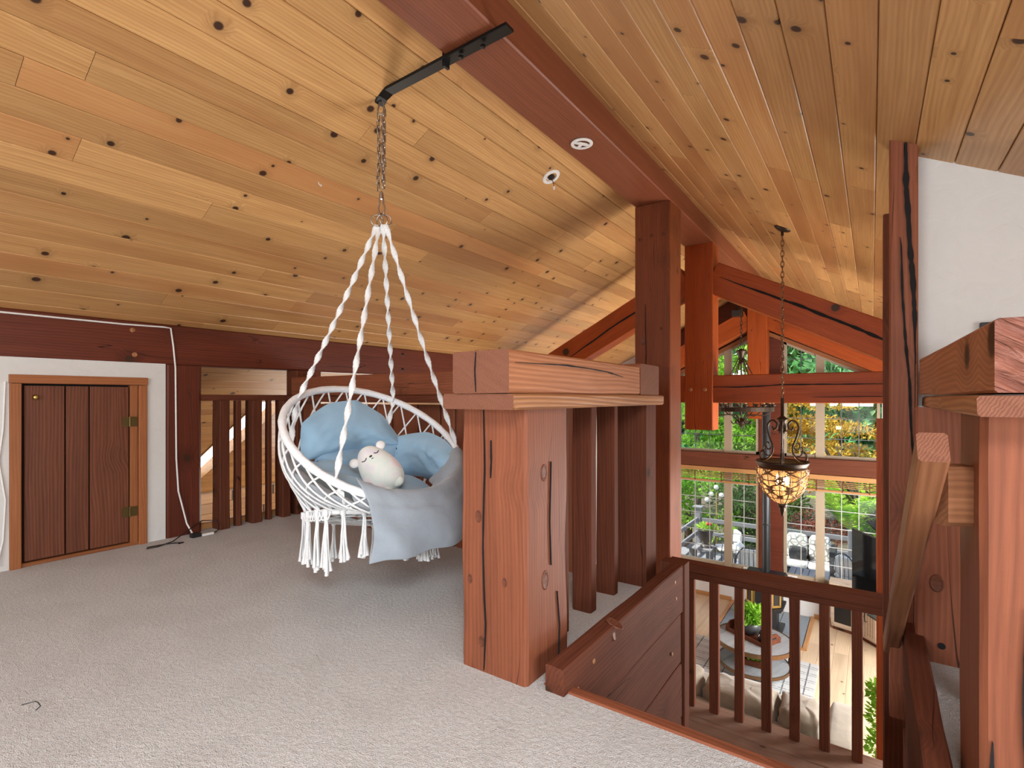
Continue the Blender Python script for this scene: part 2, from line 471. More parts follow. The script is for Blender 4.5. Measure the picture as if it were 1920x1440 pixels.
def timber(name, p0, p1, w, h, mat, parent=None, up=(0, 0, 1), ch=.006, jit=.0025, seg=None, end=None, wob=0.0):
    """squared timber from p0 to p1, grain along local X, w across, h along up; hand-hewn edges"""
    p0, p1 = Vector(p0), Vector(p1)
    L = (p1 - p0).length
    x = (p1 - p0) / L
    u = Vector(up); z = (u - x * u.dot(x)).normalized(); y = z.cross(x)
    mt = Matrix((x, y, z)).transposed().to_4x4(); mt.translation = p0
    seg = seg or max(2, min(14, int(L / .22)))
    sd = random.random() * 100
    rs = []
    for i in range(seg + 1):
        s = L * i / seg
        def nz(a): return noise.noise(Vector((s * 3.1, a * 7.7, sd)))
        c = [max(.0015, ch + wob * max(0, nz(k + 20) + .25)) for k in range(4)]
        dy = [nz(k) * jit for k in range(4)]; dz = [nz(k + 9) * jit for k in range(4)]
        a, b = w / 2, h / 2
        cor = [(-1, -1), (1, -1), (1, 1), (-1, 1)]
        pts = []
        for k, (sy, sz) in enumerate(cor):
            Y, Z = sy * a + dy[k], sz * b + dz[k]
            q1 = (s, Y, Z - sz * c[k]); q2 = (s, Y - sy * c[k], Z)
            pts += [q1, q2] if k in (0, 2) else [q2, q1]
        rs.append(pts)
    mb = MB().rings(rs, capmi=1 if end else 0)
    return mb.build(name, mat, parent, mats=[end] if end else None, matrix=mt)

def tbox(name, x0, x1, y0, y1, z0, z1, axis, mat, parent=None, **kw):
    """timber given by its box and the axis its grain follows"""
    cx, cy, cz = (x0 + x1) / 2, (y0 + y1) / 2, (z0 + z1) / 2
    if axis == 'X': return timber(name, (x0, cy, cz), (x1, cy, cz), y1 - y0, z1 - z0, mat, parent, (0, 0, 1), **kw)
    if axis == 'Y': return timber(name, (cx, y0, cz), (cx, y1, cz), x1 - x0, z1 - z0, mat, parent, (0, 0, 1), **kw)
    return timber(name, (cx, cy, z0), (cx, cy, z1), x1 - x0, y1 - y0, mat, parent, (0, 1, 0), **kw)

def crack(parent, pts, w, n, mat='black_gap'):
    """drying crack: a dark sliver along pts let into a face with normal n"""
    n = Vector(n).normalized(); P_ = [Vector(p) for p in pts]; rs = []; sd = random.random() * 30
    m = 10 * (len(P_) - 1)
    for i in range(m + 1):
        x = i / m * (len(P_) - 1); k = min(int(x), len(P_) - 2); p = P_[k].lerp(P_[k + 1], x - k)
        tg = (P_[k + 1] - P_[k]).normalized(); sd_ = tg.cross(n)
        p = p + sd_ * noise.noise(Vector(p) * 4 + Vector((sd, 0, 0))) * min(w * .6, .008)
        ww = w * (.15 + min(1, 4 * i / m, 4 * (1 - i / m)) * (.5 + .5 * abs(noise.noise(Vector((i * .31, sd, 8)))) * 2))
        rs.append([p - sd_ * ww / 2 + n * .0045, p + sd_ * ww / 2 + n * .0045, p - n * .008])
    return MB().rings(rs).build('crack', mat, parent)

def knot(parent, c, n, r):
    n = Vector(n).normalized()
    q = n.to_track_quat('Z', 'Y').to_matrix().to_4x4(); q.translation = Vector(c)
    return MB().lathe([(r, -.004), (r * .97, .0012), (r * .8, .0022), (r * .76, .0012), (r * .4, .0022), (r * .1, .0018)], n=16, sx=.8, sy=1.25).build('knot', 'knotwood', parent, smooth=True, matrix=q)

def copy_tree(o, parent=None, delta=None):
    c = o.copy(); COL.objects.link(c)
    if parent is not None:
        c.parent = parent; c.matrix_parent_inverse = o.matrix_parent_inverse.copy()
    if delta is not None: c.location = Vector(c.location) + Vector(delta)
    for chd in list(o.children): copy_tree(chd, c)
    return c

# ------------------------------------------------------------------ measures
XR, ZA, SL = -1.636, 3.14, .51          # ridge line, apex height, roof pitch
KS = math.hypot(1, SL)
XL = -4.5                               # knee wall
G = -2.65                               # great-room floor
YF = 10.1                               # far wall
def roof(x): return ZA - SL * abs(x - XR)
# ------------------------------------------------------------------ setting: floors, walls, ceiling
fl = struct('floor', (0, 0, 0), 'pale grey carpet of the loft')
mb = MB()
mb.box((XL - .12, -3.0, -.03), (2.0, 1.685, 0))
mb.box((XL - .12, 1.685, -.03), (-1.0, 3.1, 0))
mb.box((.17, 1.685, -.03), (2.0, 3.03, 0))
mb.build('carpet', 'carpet', fl)
mb = MB()
mb.box((XL - .12, -3.0, -.30), (2.0, 1.70, -.03))
mb.box((XL - .12, 1.70, -.30), (-1.02, 3.1, -.03))
mb.box((.19, 1.70, -.30), (2.0, 3.03, -.03))
mb.build('floor_slab', 'dark', fl)

fo = struct('floor.001', (-2, 6.5, G), 'pale oak floor of the great room below')
for i in range(56):
    x0 = -8.6 + i * .185
    y = 3.1
    brd = random.uniform(.6, 2.2)
    while y < YF:
        y1 = min(YF, y + brd)
        mx = Matrix.Translation((x0 + .0925, y, G)) @ Matrix.Rotation(R_(90), 4, 'Z')
        if x0 < -3.3 or x0 > .3 or y < 5.0:
            y1 = YF if y >= 5.0 or x0 < -3.3 or x0 > .3 else 5.0
        MB().box((0, -.0915, -.02), (y1 - y - .002, .0915, 0)).build('plank', 'oak', fo, matrix=mx)
        y = y1
        brd = random.uniform(1.6, 2.4)
MB().box((-8.7, -.5, G - .3), (1.8, YF, G - .021)).build('floor_slab', 'dark', fo)

ce = struct('ceiling', (XR, 3, ZA), 'knotty pine tongue and groove ceiling')
def roofboard(sgn, smax):
    mb = MB(); a = XR; b = XR + sgn * smax / KS
    za = ZA + .03; zb = roof(b) + .03
    mb.rings([[(a, y, za), (b, y, zb), (b, y, zb + .15), (a, y, za + .15)] for y in (-3.2, YF + .4)])
    return mb
SKY = (-8.1, -5.75, 3.14, 3.52)        # skylight: x0, x1, y0, y1
def deckpiece(x0, x1, y0, y1):
    mb = MB()
    mb.rings([[(x1, y, roof(x1) + .03), (x0, y, roof(x0) + .03), (x0, y, roof(x0) + .18), (x1, y, roof(x1) + .18)] for y in (y0, y1)]).build('roof_deck', 'dark', ce)
deckpiece(-8.75, XR, -3.2, SKY[2]); deckpiece(-8.75, XR, SKY[3], YF + .4)
deckpiece(-8.75, SKY[0], SKY[2], SKY[3]); deckpiece(SKY[1], XR, SKY[2], SKY[3])
SK2 = (.08, .96, -1.7, .1)           # unseen skylight added to light the loft
def deckright(x0, x1, y0, y1):
    MB().rings([[(x0, y, roof(x0) + .03), (x1, y, roof(x1) + .03), (x1, y, roof(x1) + .18), (x0, y, roof(x0) + .18)] for y in (y0, y1)]).build('roof_deck', 'dark', ce)
deckright(XR, 2.2, -3.2, SK2[2]); deckright(XR, 2.2, SK2[3], YF + .4)
deckright(XR, SK2[0], SK2[2], SK2[3]); deckright(SK2[1], 2.2, SK2[2], SK2[3])
w8 = struct('added_skylight', (.52, -.8, 2.1), 'added unseen skylight lighting the loft')
for y in (SK2[2], SK2[3] - .02): MB().rings([[(SK2[0], yy, roof(SK2[0]) - .01), (SK2[1], yy, roof(SK2[1]) - .01), (SK2[1], yy, roof(SK2[1]) + .17), (SK2[0], yy, roof(SK2[0]) + .17)] for yy in (y, y + .02)]).build('window_frame', 'oaktrim', w8)
PW = .161
def plank(sgn, s, y0, y1):
    w = PW - .0024
    L = y1 - y0 - .002
    prof = [(-w / 2 + .004, .002), (w / 2 - .004, .002), (w / 2, -.003), (w / 2, -.02), (-w / 2, -.02), (-w / 2, -.003)]
    tw = random.uniform(-.0012, .0012)
    mb = MB().rings([[(0, py, pz + tw) for py, pz in prof], [(L, py, pz - tw) for py, pz in prof]])
    z = Vector((-sgn * SL, 0, -1)) / KS
    x = Vector((0, 1, 0)); y = z.cross(x)
    mt = Matrix((x, y, z)).transposed().to_4x4()
    mt.translation = (XR + sgn * s / KS, y0, ZA - SL * s / KS)
    mb.build('plank', 'pine', ce, matrix=mt)
def rows(sgn, s0, n, near):
    for i in range(n):
        s = s0 + PW * (i + .5)
        if i < near:
            y = -1.2 - random.uniform(0, 1.5)
            while y < YF:
                y1 = y + random.choice((1.9, 2.4, 3.0, 3.6, 4.2))
                if y1 > YF - .8: y1 = YF
                xs = XR + sgn * s / KS
                if sgn > 0 and SK2[0] - .07 < xs < SK2[1] + .07:
                    if y1 > SK2[3] + .25: plank(sgn, s, max(y, SK2[3]), y1)
                elif y1 > -.2: plank(sgn, s, y, y1)
                y = y1
        else:
            xs = XR + sgn * s / KS
            if sgn < 0 and SKY[0] < xs < SKY[1]:
                plank(sgn, s, 1.0, SKY[2]); plank(sgn, s, SKY[3], YF)
            else: plank(sgn, s, 1.0, YF)
rows(-1, .103, 21, 21)
rows(-1, .103 + 21 * PW, 27, 0)
w6 = struct('window_6', (-6.5, 3.34, .65), 'narrow skylight running down the roof slope')
MB().rings([[(SKY[1], y, roof(SKY[1]) + .15), (SKY[0], y, roof(SKY[0]) + .15), (SKY[0], y, roof(SKY[0]) + .16), (SKY[1], y, roof(SKY[1]) + .16)] for y in (SKY[2], SKY[3])]).build('pane', 'frosted', w6)
for k in (0, 1):
    ya_ = SKY[2] if k == 0 else SKY[3] - .02
    MB().rings([[(SKY[1], y, roof(SKY[1]) - .01), (SKY[0], y, roof(SKY[0]) - .01), (SKY[0], y, roof(SKY[0]) + .17), (SKY[1], y, roof(SKY[1]) + .17)] for y in (ya_, ya_ + .02)]).build('window_frame', 'oaktrim', w6)
rows(1, .083, 22, 18)

# knee wall with its little door
wl = struct('wall_left', (XL, 0, 0), 'white knee wall with a small board door')
mb = MB()
T = XL - .10
mb.box((T, -3.0, 0), (XL, .86, 1.36)); mb.box((T, 1.59, 0), (XL, 1.735, 1.36)); mb.box((T, .86, 1.24), (XL, 1.59, 1.36))
mb.build('plaster_face', 'plaster', wl)
MB().box((T - .35, .8, -.02), (T - .33, 1.65, 1.3)).build('cupboard_back', 'black_gap', wl)

dr = struct('door_1', (XL, 1.2, 0), 'small three-board access door in the knee wall')
fx0, fx1 = XL - .08, XL + .022
tbox('jamb', fx0, fx1, .849, .905, 0, 1.188, 'Z', 'casing', dr, ch=.004, jit=.001)
tbox('jamb', fx0, fx1, 1.552, 1.606, 0, 1.188, 'Z', 'casing', dr, ch=.004, jit=.001)
tbox('stop', fx0, XL + .004, 1.502, 1.551, .012, 1.188, 'Z', 'casing', dr, ch=.004, jit=.001)
tbox('head', fx0, fx1 + .002, .846, 1.609, 1.19, 1.247, 'Y', 'casing', dr, ch=.004, jit=.001)
tbox('sill', fx0, XL + .006, .905, 1.552, 0, .024, 'Y', 'casing', dr, ch=.003, jit=.001)
for a, b in ((.922, 1.126), (1.134, 1.257), (1.265, 1.494)):
    tbox('plank', XL - .035, XL - .004, a, b, .034, 1.176, 'Z', 'doorboard', dr, ch=.003, jit=.0008)
MB().box((XL - .06, .906, .026), (XL - .04, 1.50, 1.187)).build('backing', 'black_gap', dr)
for zc in (.92, .255):
    hb = MB().box((XL - .003, 1.452, zc - .036), (XL + .001, 1.494, zc + .036)).box((XL + .004, 1.502, zc - .036), (XL + .008, 1.545, zc + .036)).build('hinge', 'hinge', dr)
    MB().tube([(XL + .008, 1.498, zc - .038), (XL + .008, 1.498, zc + .038)], .006, 8).build('hinge_pin', 'hinge', hb)
MB().lathe([(.016, 0), (.018, .003), (.008, .006), (.008, .016), (.016, .02), (.014, .028), (.004, .031)], n=16).build('knob', 'brass', dr, smooth=True,
    matrix=Matrix.Translation((XL - .004, .974, 1.10)) @ Matrix.Rotation(R_(90), 4, 'Y'))

# white wall behind the stair head, right
wr = struct('wall_right', (1, 3.03, 0), 'white plaster wall beside the stair post')
def raked(x0, x1, y0, y1, z0, dz=.02):
    return MB().rings([[(x0, y, z0), (x1, y, z0), (x1, y, roof(x1) + dz), (x0, y, roof(x0) + dz)] for y in (y1, y0)])
raked(.16, 2.0, 3.03, 3.15, -.3).build('plaster_face', 'plaster_grey', wr)
# right eave wall and back gable, each with a window added for fill light
we = struct('wall_eave', (2.0, 0, 0))
zt = roof(2.0) + .03
MB().box((2.0, -3.1, -.3), (2.1, -1.3, zt)).box((2.0, 1.4, -.3), (2.1, 3.15, zt)).box((2.0, -1.3, -.3), (2.1, 1.4, .28)).box((2.0, -1.3, 1.12), (2.1, 1.4, zt)).build('plaster_face', 'plaster', we)
w7 = struct('added_window_eave', (2.05, .05, .7))  # unseen window, added to let side light into the loft
mb = MB()
for y in (-1.3, .02, 1.34): mb.box((2.03, y, .28), (2.08, y + .06, 1.12))
mb.box((2.03, -1.3, .28), (2.08, 1.4, .33)); mb.box((2.03, -1.3, 1.07), (2.08, 1.4, 1.12))
mb.build('window_frame', 'vinyl', w7)
wb = struct('wall_back', (0, -3.0, 0))
mb = MB()
def rake2(x0, x1): return [(x0, roof(x0) + .02), (XR, ZA + .02), (x1, roof(x1) + .02)] if x0 < XR < x1 else [(x0, roof(x0) + .02), (x1, roof(x1) + .02)]
def gable(mb, x0, x1, y0, y1, z0):
    pol = [(x1, z0), (x0, z0)] + rake2(x0, x1)
    return mb.rings([[(x, y, z) for x, z in pol] for y in (y0, y1)])
gable(mb, -4.6, -2.3, -3.1, -3.0, -.3); gable(mb, .3, 2.1, -3.1, -3.0, -.3)
mb.box((-2.3, -3.1, -.3), (.3, -3.0, .7)); gable(mb, -2.3, .3, -3.1, -3.0, 2.0)
mb.build('plaster_face', 'plaster', wb)
w5 = struct('added_window_back', (-1, -3.05, 1.3))  # unseen window behind the camera, added for its light
mb = MB()
for x in (-2.3, -1.03, .24): mb.box((x, -3.08, .7), (x + .06, -3.02, 2.0))
mb.box((-2.3, -3.08, .7), (.3, -3.02, .76)); mb.box((-2.3, -3.08, 1.94), (.3, -3.02, 2.0))
mb.build('window_frame', 'vinyl', w5)

# great-room shell: aisle eave wall and right wall with unseen openings added for light, wall under the loft
XE = -8.6
wa = struct('wall_aisle', (XE, 6, -1), 'pine boarded eave wall of the side aisle')
mb = MB()
zt = roof(XE) + .05
mb.box((XE - .12, -.5, G), (XE, 5.6, zt)); mb.box((XE - .12, 8.8, G), (XE, YF, zt)); mb.box((XE - .12, 5.6, G), (XE, 8.8, -2.0)); mb.box((XE - .12, 5.6, -.62), (XE, 8.8, zt))
mb.build('plaster_face', 'white_wall', wa)
for k in range(13):
    z0 = -.42 - (k + 1) * .161
    for ya_, yb_ in ((-.4, 2.6), (2.602, 5.55)):
        tbox('plank', XE, XE + .018, ya_, yb_, z0 + .002, z0 + .159, 'Y', 'pine', wa, ch=.004, jit=0, seg=2)
tbox('sill_board', XE - .1, XE + .03, 5.6, 8.8, -2.05, -2.0, 'Y', 'casing', wa)
wn2 = struct('wall_aisle.001', (-5.8, 2.0, -1))
gable(MB(), XE - .1, XL - .1, -.6, -.5, G).build('plaster_face', 'white_wall', wn2)
wu = struct('wall_under_loft', (-1.5, 3.1, -1.3))
MB().box((XL - .1, 3.1, G), (-1.06, 3.2, -.3)).box((XL - .2, -.5, G), (XL - .1, 3.2, -.02)).build('plaster_face', 'white_wall', wu)
wg = struct('wall_great_room', (1.6, 6.5, -1))
mb = MB()
zt = roof(1.6) + .05
mb.box((1.6, 3.15, G), (1.72, 5.3, zt)); mb.box((1.6, 8.7, G), (1.72, YF + .2, zt)); mb.box((1.6, 5.3, G), (1.72, 8.7, -1.5)); mb.box((1.6, 5.3, .2), (1.72, 8.7, zt))
mb.build('plaster_face', 'white_wall', wg)
MB().box((.14, 3.15, G), (1.6, 3.25, roof(1.0))).build('plaster_face', 'white_wall', wg)

# far gable wall: white below and beside, with four windows under the rake
wf = struct('wall_far', (XR, YF, -1), 'far gable wall of the great room')
mb = MB()
gable(mb, XE - .1, -3.40, YF, YF + .16, G); gable(mb, .13, 1.72, YF, YF + .16, G)
mb.box((-3.40, YF, G), (.13, YF + .16, -2.06))
mb.build('plaster_face', 'white_wall', wf)
gable(MB(), -1.66, -1.28, YF + .01, YF + .15, -2.06).build('wall_post', 'dark', wf)
tbox('mid_beam', -3.45, .18, YF - .08, YF + .15, -.19, .07, 'X', 'brown', wf)
tbox('stool', -3.42, .15, YF - .06, YF + .10, -2.07, -2.03, 'X', 'vinyl', wf, jit=0)
def zwin(x): return 2.106 - .5 * (abs(x - XR) - .346)
for sg in (-1, 1):
    a, b = XR + sg * .05, XR + sg * 1.95
    pol = [(a, zwin(a) + .0), (b, zwin(b)), (b, roof(b) + .02), (a, roof(a) + .02)]
    if sg < 0: pol.reverse()
    MB().rings([[(x, y, z) for x, z in pol] for y in (YF + .15, YF + .01)]).build('rake_board', 'dark', wf)
    pol = [(a, zwin(a) - .02), (b, zwin(b) - .02), (b, zwin(b) + .05), (a, zwin(a) + .05)]
    if sg < 0: pol.reverse()
    MB().rings([[(x, y, z) for x, z in pol] for y in (YF + .1, YF - .03)]).build('rake_trim', 'casing', wf)
bb = struct('baseboard_far', (XR, YF, G))
tbox('baseboard_strip', -8.5, -2.12, YF - .02, YF, G, G + .075, 'X', 'oaktrim', bb, jit=0)
tbox('baseboard_strip', -.8, 1.6, YF - .02, YF, G, G + .075, 'X', 'oaktrim', bb, jit=0)

def window(name, x0, x1, mx, zlo, ztop, cols, zbars, dark, latch):
    """two lights either side of a mullion; ztop(x) gives the head height"""
    w = struct(name, ((x0 + x1) / 2, YF + .05, zlo), 'two-light window with a grid of bars')
    ya, yb = YF + .03, YF + .10
    fr = MB()
    def post(xa, xb, y0=ya, y1=yb):
        fr.rings([[(xa, y, zlo), (xb, y, zlo), (xb, y, ztop(xb)), (xa, y, ztop(xa))] for y in (y1, y0)])
    post(x0, x0 + .045); post(x1 - .045, x1)
    fr.box((x0, ya, zlo), (x1, yb, zlo + .05))
    fr.rings([[(x0, y, ztop(x0) - .05), (x1, y, ztop(x1) - .05), (x1, y, ztop(x1)), (x0, y, ztop(x0))] for y in (yb, ya)])
    fr.build('window_frame', 'vinyl', w)
    fr = MB(); post(mx - .065, mx + .065, ya - .02, yb); fr.build('mullion', 'vinyl', w)
    for (a, b, nc) in ((x0 + .045, mx - .065, cols[0]), (mx + .065, x1 - .045, cols[1])):
        MB().rings([[(a, y, zlo + .05), (b, y, zlo + .05), (b, y, ztop(b) - .05), (a, y, ztop(a) - .05)] for y in (YF + .072, YF + .066)]).build('pane', 'glass', w)
        for k in range(1, nc):
            x = a + (b - a) * k / nc
            MB().box((x - .006, YF + .057, zlo + .05), (x + .006, YF + .064, ztop(x) - .05)).build('muntin', dark, w)
        for z in zbars:
            aa, bb_ = a, b
            while aa < bb_ and ztop(aa) - .05 < z: aa += .02
            while bb_ > aa and ztop(bb_) - .05 < z: bb_ -= .02
            if bb_ - aa > .05: MB().box((aa, YF + .055, z - .006), (bb_, YF + .063, z + .006)).build('muntin', dark, w)
    if latch:
        MB().box((latch - .07, YF + .0, zlo + .012), (latch + .07, YF + .03, zlo + .035)).box((latch - .01, YF - .02, zlo + .02), (latch + .05, YF + .0, zlo + .032)).build('latch', 'white_plastic', w)
flat = lambda x: -.20
rk = lambda x: zwin(x) - .01
window('window_1', -3.38, -1.67, -2.19, -2.03, flat, (4, 2), [-1.72, -1.42, -1.10, -.80, -.50], 'muntin_white', -1.85)
window('window_2', -1.27, .11, -.72, -2.03, flat, (2, 3), [-1.72, -1.42, -1.10, -.80, -.50], 'muntin_white', -1.13)
window('window_3', -3.38, -1.67, -2.19, .07, rk, (4, 2), [.40, .74, 1.08, 1.42, 1.76], 'muntin', None)
window('window_4', -1.27, .11, -.72, .07, rk, (2, 3), [.40, .74, 1.08, 1.42, 1.76], 'muntin', None)

# ------------------------------------------------------------------ timber frame
rb = tbox('ridge_beam', -1.80, -1.473, -3.0, YF, 2.86, 3.10, 'Y', 'ridge', ch=.008, jit=.004)
tag(rb, 'long brown ridge beam running under the ceiling peak', 'beam')
tp = tbox('timber_post', -1.80, -1.473, 4.56, 4.88, G, 2.858, 'Z', 'tallpost', ch=.008, jit=.004)
tag(tp, 'tall dark square post carrying the ridge beam beside the stair', 'post')
crack(tp, [(-1.70, 4.557, 1.95), (-1.69, 4.557, 1.5), (-1.70, 4.557, 1.2)], .006, (0, -1, 0))
knot(tp, (-1.72, 4.559, 1.62), (0, -1, 0), .035)
for px_, pz in ((-1.75, 2.55), (-1.64, 2.57), (-1.53, 2.57), (-1.55, 1.72)):
    MB().lathe([(.014, 0), (.014, .006), (.008, .008)], n=10).build('bolt_head', 'dark', tp, matrix=Matrix.Translation((px_, 4.56, pz)) @ Matrix.Rotation(R_(90), 4, 'X'))

def truss(y0, y1, label, name='roof_truss'):
    t = thing(name, label, 'truss', (XR, (y0 + y1) / 2, .727 if y0 < 8 else 1.04), 'roof trusses of the great room')
    yc = (y0 + y1) / 2
    tbox('king_post', -1.79, -1.475, y0, y1, .727, 2.858, 'Z', 'truss', t, ch=.008, jit=.004)
    d = (y1 - y0) - .03
    tbox('collar_tie', -6.6, 1.6, yc - d / 2, yc + d / 2, 1.04, 1.352, 'X', 'truss', t, ch=.008, jit=.005, seg=14)
    for sg in (-1, 1):
        xa, xb = XR + sg * .14, XR + sg * (3.2 if sg > 0 else 5.2)
        zc = lambda x: 2.46 - .515 * (abs(x - XR) - .16)
        timber('rafter', (xa, yc, zc(xa)), (xb, yc, zc(xb)), d, .34, 'truss', t, ch=.008, jit=.005, seg=14)
    for x in (-1.72, -1.56):
        MB().lathe([(.022, 0), (.02, .03), (.012, .034)], n=10).build('peg', 'capwood', t, matrix=Matrix.Translation((x, y0 + .01, 1.19)) @ Matrix.Rotation(R_(90), 4, 'X'))
    return t
t1 = truss(6.07, 6.34, 'nearer reddish roof truss with its king post ending below the collar')
zr = lambda x: 2.46 - .515 * (abs(x - XR) - .16)
crack(t1, [(-1.40, 6.083, zr(-1.40) + .03), (-.9, 6.083, zr(-.9) + .035), (-.3, 6.083, zr(-.3) + .02), (.1, 6.083, zr(.1) - .0), (.9, 6.083, zr(.9) - .03)], .030, (0, -1, 0))
crack(t1, [(-1.9, 6.083, zr(-1.9) - .02), (-2.6, 6.083, zr(-2.6) + .0), (-3.4, 6.083, zr(-3.4) - .05)], .026, (0, -1, 0))
crack(t1, [(-1.7, 6.083, 1.215), (-1.2, 6.083, 1.21), (-.8, 6.083, 1.235), (-.2, 6.083, 1.232), (.3, 6.083, 1.22)], .013, (0, -1, 0))
crack(t1, [(-.5, 6.083, 1.10), (0, 6.083, 1.11), (.4, 6.083, 1.10)], .008, (0, -1, 0))
truss(9.74, 9.98, 'farther roof truss standing close to the gable windows')

# knee-wall plate beam, its post, corner post
bm = tbox('plate_beam', XL - .14, XL, -3.0, 9.7, 1.352, 1.668, 'Y', 'dark', ch=.012, jit=.004, seg=14)
tag(bm, 'dark red wall beam above the little door and slatted opening', 'beam')
for y, z, m_ in ((1.515, 1.599, 'capwood'), (1.529, 1.418, 'capwood'), (2.461, 1.60, 'dark'), (2.476, 1.42, 'dark'), (4.2, 1.6, 'black_metal'), (4.2, 1.425, 'black_metal')):
    MB().lathe([(.017, 0), (.017, .006), (.006, .009)], n=10).build('peg', m_, bm, matrix=Matrix.Translation((XL, y, z)) @ Matrix.Rotation(R_(90), 4, 'Y'))
kp = tbox('timber_post', XL - .13, XL + .005, 1.735, 2.0, 0, 1.352, 'Z', 'dark', ch=.02, jit=.004)
tag(kp, 'short dark post between the white knee wall and the slats, white cable down it', 'post')
cp = tbox('timber_post', XL - .10, XL + .08, 2.80, 3.06, 0, 1.352, 'Z', 'brown', ch=.01, jit=.003)
tag(cp, 'short dark corner post behind the hanging chair', 'post')

# slatted opening in the knee wall
lr = thing('slatted_rail', 'low rail of dark uneven slats between the two short wall posts', 'railing', (XL, 2.4, 0))
tbox('rail', XL - .07, XL + .03, 1.99, 2.81, 1.072, 1.122, 'Y', 'brown', lr, ch=.005)
for x0, x1, y0, y1, z0 in ((-4.555, -4.42, 2.105, 2.185, 0), (-4.50, -4.44, 2.25, 2.294, 0), (-4.555, -4.42, 2.38, 2.465, 0), (-4.50, -4.44, 2.53, 2.567, 0), (-4.555, -4.42, 2.66, 2.738, 0)):
    tbox('slat', x0, x1, y0, y1, z0, 1.072, 'Z', 'brown', lr, ch=.006, jit=.004)
tbox('bottom_board', XL - .11, XL - .07, 2.0, 2.8, -.02, .05, 'Y', 'oaktrim', lr)

# parapet left of the stair: near post, slats, far post, cap board, top beam
pa = thing('timber_parapet', 'chunky red cedar parapet left of the stair with near post and heavy top beam', 'parapet', (-1.2, 2.3, 0))
tbox('post', -1.39, -1.07, 1.625, 1.945, 0, 1.054, 'Z', 'cedar', pa, ch=.006, jit=.003, wob=.022, seg=14)
for y0, y1, x0 in ((2.084, 2.146, -1.275), (2.37, 2.44, -1.278), (2.66, 2.72, -1.28)):
    tbox('baluster', x0, -1.17, y0, y1, 0, 1.054, 'Z', 'brown', pa, ch=.007, jit=.004)
tbox('post', -1.33, -1.075, 2.88, 3.08, 0, 1.054, 'Z', 'brown', pa, ch=.02, jit=.003)
tbox('cap_board', -1.378, -1.04, 1.497, 3.10, 1.055, 1.113, 'Y', 'capwood', pa, ch=.008, jit=.004, end='endgrain')
tbox('top_beam', -1.314, -1.052, 1.485, 2.735, 1.114, 1.272, 'Y', 'cedar_light', pa, ch=.008, jit=.004, end='endgrain')

pb = thing('timber_parapet', 'dark board parapet across the loft edge behind the hanging chair', 'parapet', (-2.8, 2.95, 0))
tbox('top_beam', XL + .08, -1.05, 2.745, 3.04, 1.114, 1.285, 'X', 'cedar', pb, ch=.008, jit=.004, end='endgrain')
tbox('cap_board', XL + .08, -1.385, 2.70, 3.10, 1.06, 1.113, 'X', 'brown', pb, ch=.006)
x = XL + .09
while x < -1.62:
    w = random.choice((.17, .22, .27, .13))
    tbox('board', x, min(x + w, -1.5), 2.86 + random.uniform(-.012, .012), 2.915, 0, 1.042 + random.uniform(-.004, .004), 'Z', 'cedar', pb, ch=.006, jit=.003)
    x += w + random.uniform(.012, .022)

crack(pa, [(-1.273, 1.622, 1.05), (-1.268, 1.622, .8), (-1.276, 1.622, .5), (-1.262, 1.622, .2), (-1.272, 1.622, .01)], .007, (0, -1, 0))
crack(pa, [(-1.235, 1.622, .93), (-1.233, 1.622, .85), (-1.237, 1.622, .78)], .006, (0, -1, 0))
crack(pa, [(-1.067, 1.80, .84), (-1.067, 1.79, .6), (-1.067, 1.80, .42)], .002, (1, 0, 0))
crack(pa, [(-1.067, 1.85, .30), (-1.067, 1.87, .15), (-1.067, 1.86, .01)], .003, (1, 0, 0))
for c_, n_, r_ in (((-1.069, 1.75, .80), (1, 0, 0), .028), ((-1.069, 1.76, .37), (1, 0, 0), .032), ((-1.30, 1.624, .62), (0, -1, 0), .02), ((-1.345, 1.624, .36), (0, -1, 0), .016), ((-1.285, 1.624, .12), (0, -1, 0), .018), ((-1.17, 1.624, .38), (0, -1, 0), .015)):
    knot(pa, c_, n_, r_)
crack(pa, [(-1.051, 1.52, 1.225), (-1.051, 1.9, 1.235), (-1.051, 2.3, 1.222), (-1.051, 2.5, 1.205)], .006, (1, 0, 0))
crack(pa, [(-1.20, 1.4845, 1.268), (-1.205, 1.4845, 1.2), (-1.20, 1.4845, 1.12)], .005, (0, -1, 0))

# parapet right of the stair
pr = thing('timber_parapet', 'cedar parapet right of the stair with rough chiselled beam end', 'parapet', (.4, 2.2, 0))
tbox('post', .208, .54, 1.62, 1.975, 0, 1.056, 'Z', 'cedar', pr, ch=.014, jit=.004, wob=.006, seg=14)
tbox('cap_board', .188, .60, 1.50, 3.02, 1.058, 1.104, 'Y', 'capwood', pr, ch=.006, jit=.003, end='endgrain')
timber('top_beam', (.35, 1.49, 1.189), (.305, 2.86, 1.189), .27, .158, 'cedar_light', pr, ch=.006, jit=.003, end='chiselled')
tbox('baluster', .150, .305, 2.755, 2.83, 0, 1.058, 'Z', 'cedar', pr, ch=.008, jit=.004)
tbox('baluster', .30, .42, 2.42, 2.49, 0, 1.058, 'Z', 'cedar', pr, ch=.008, jit=.004)

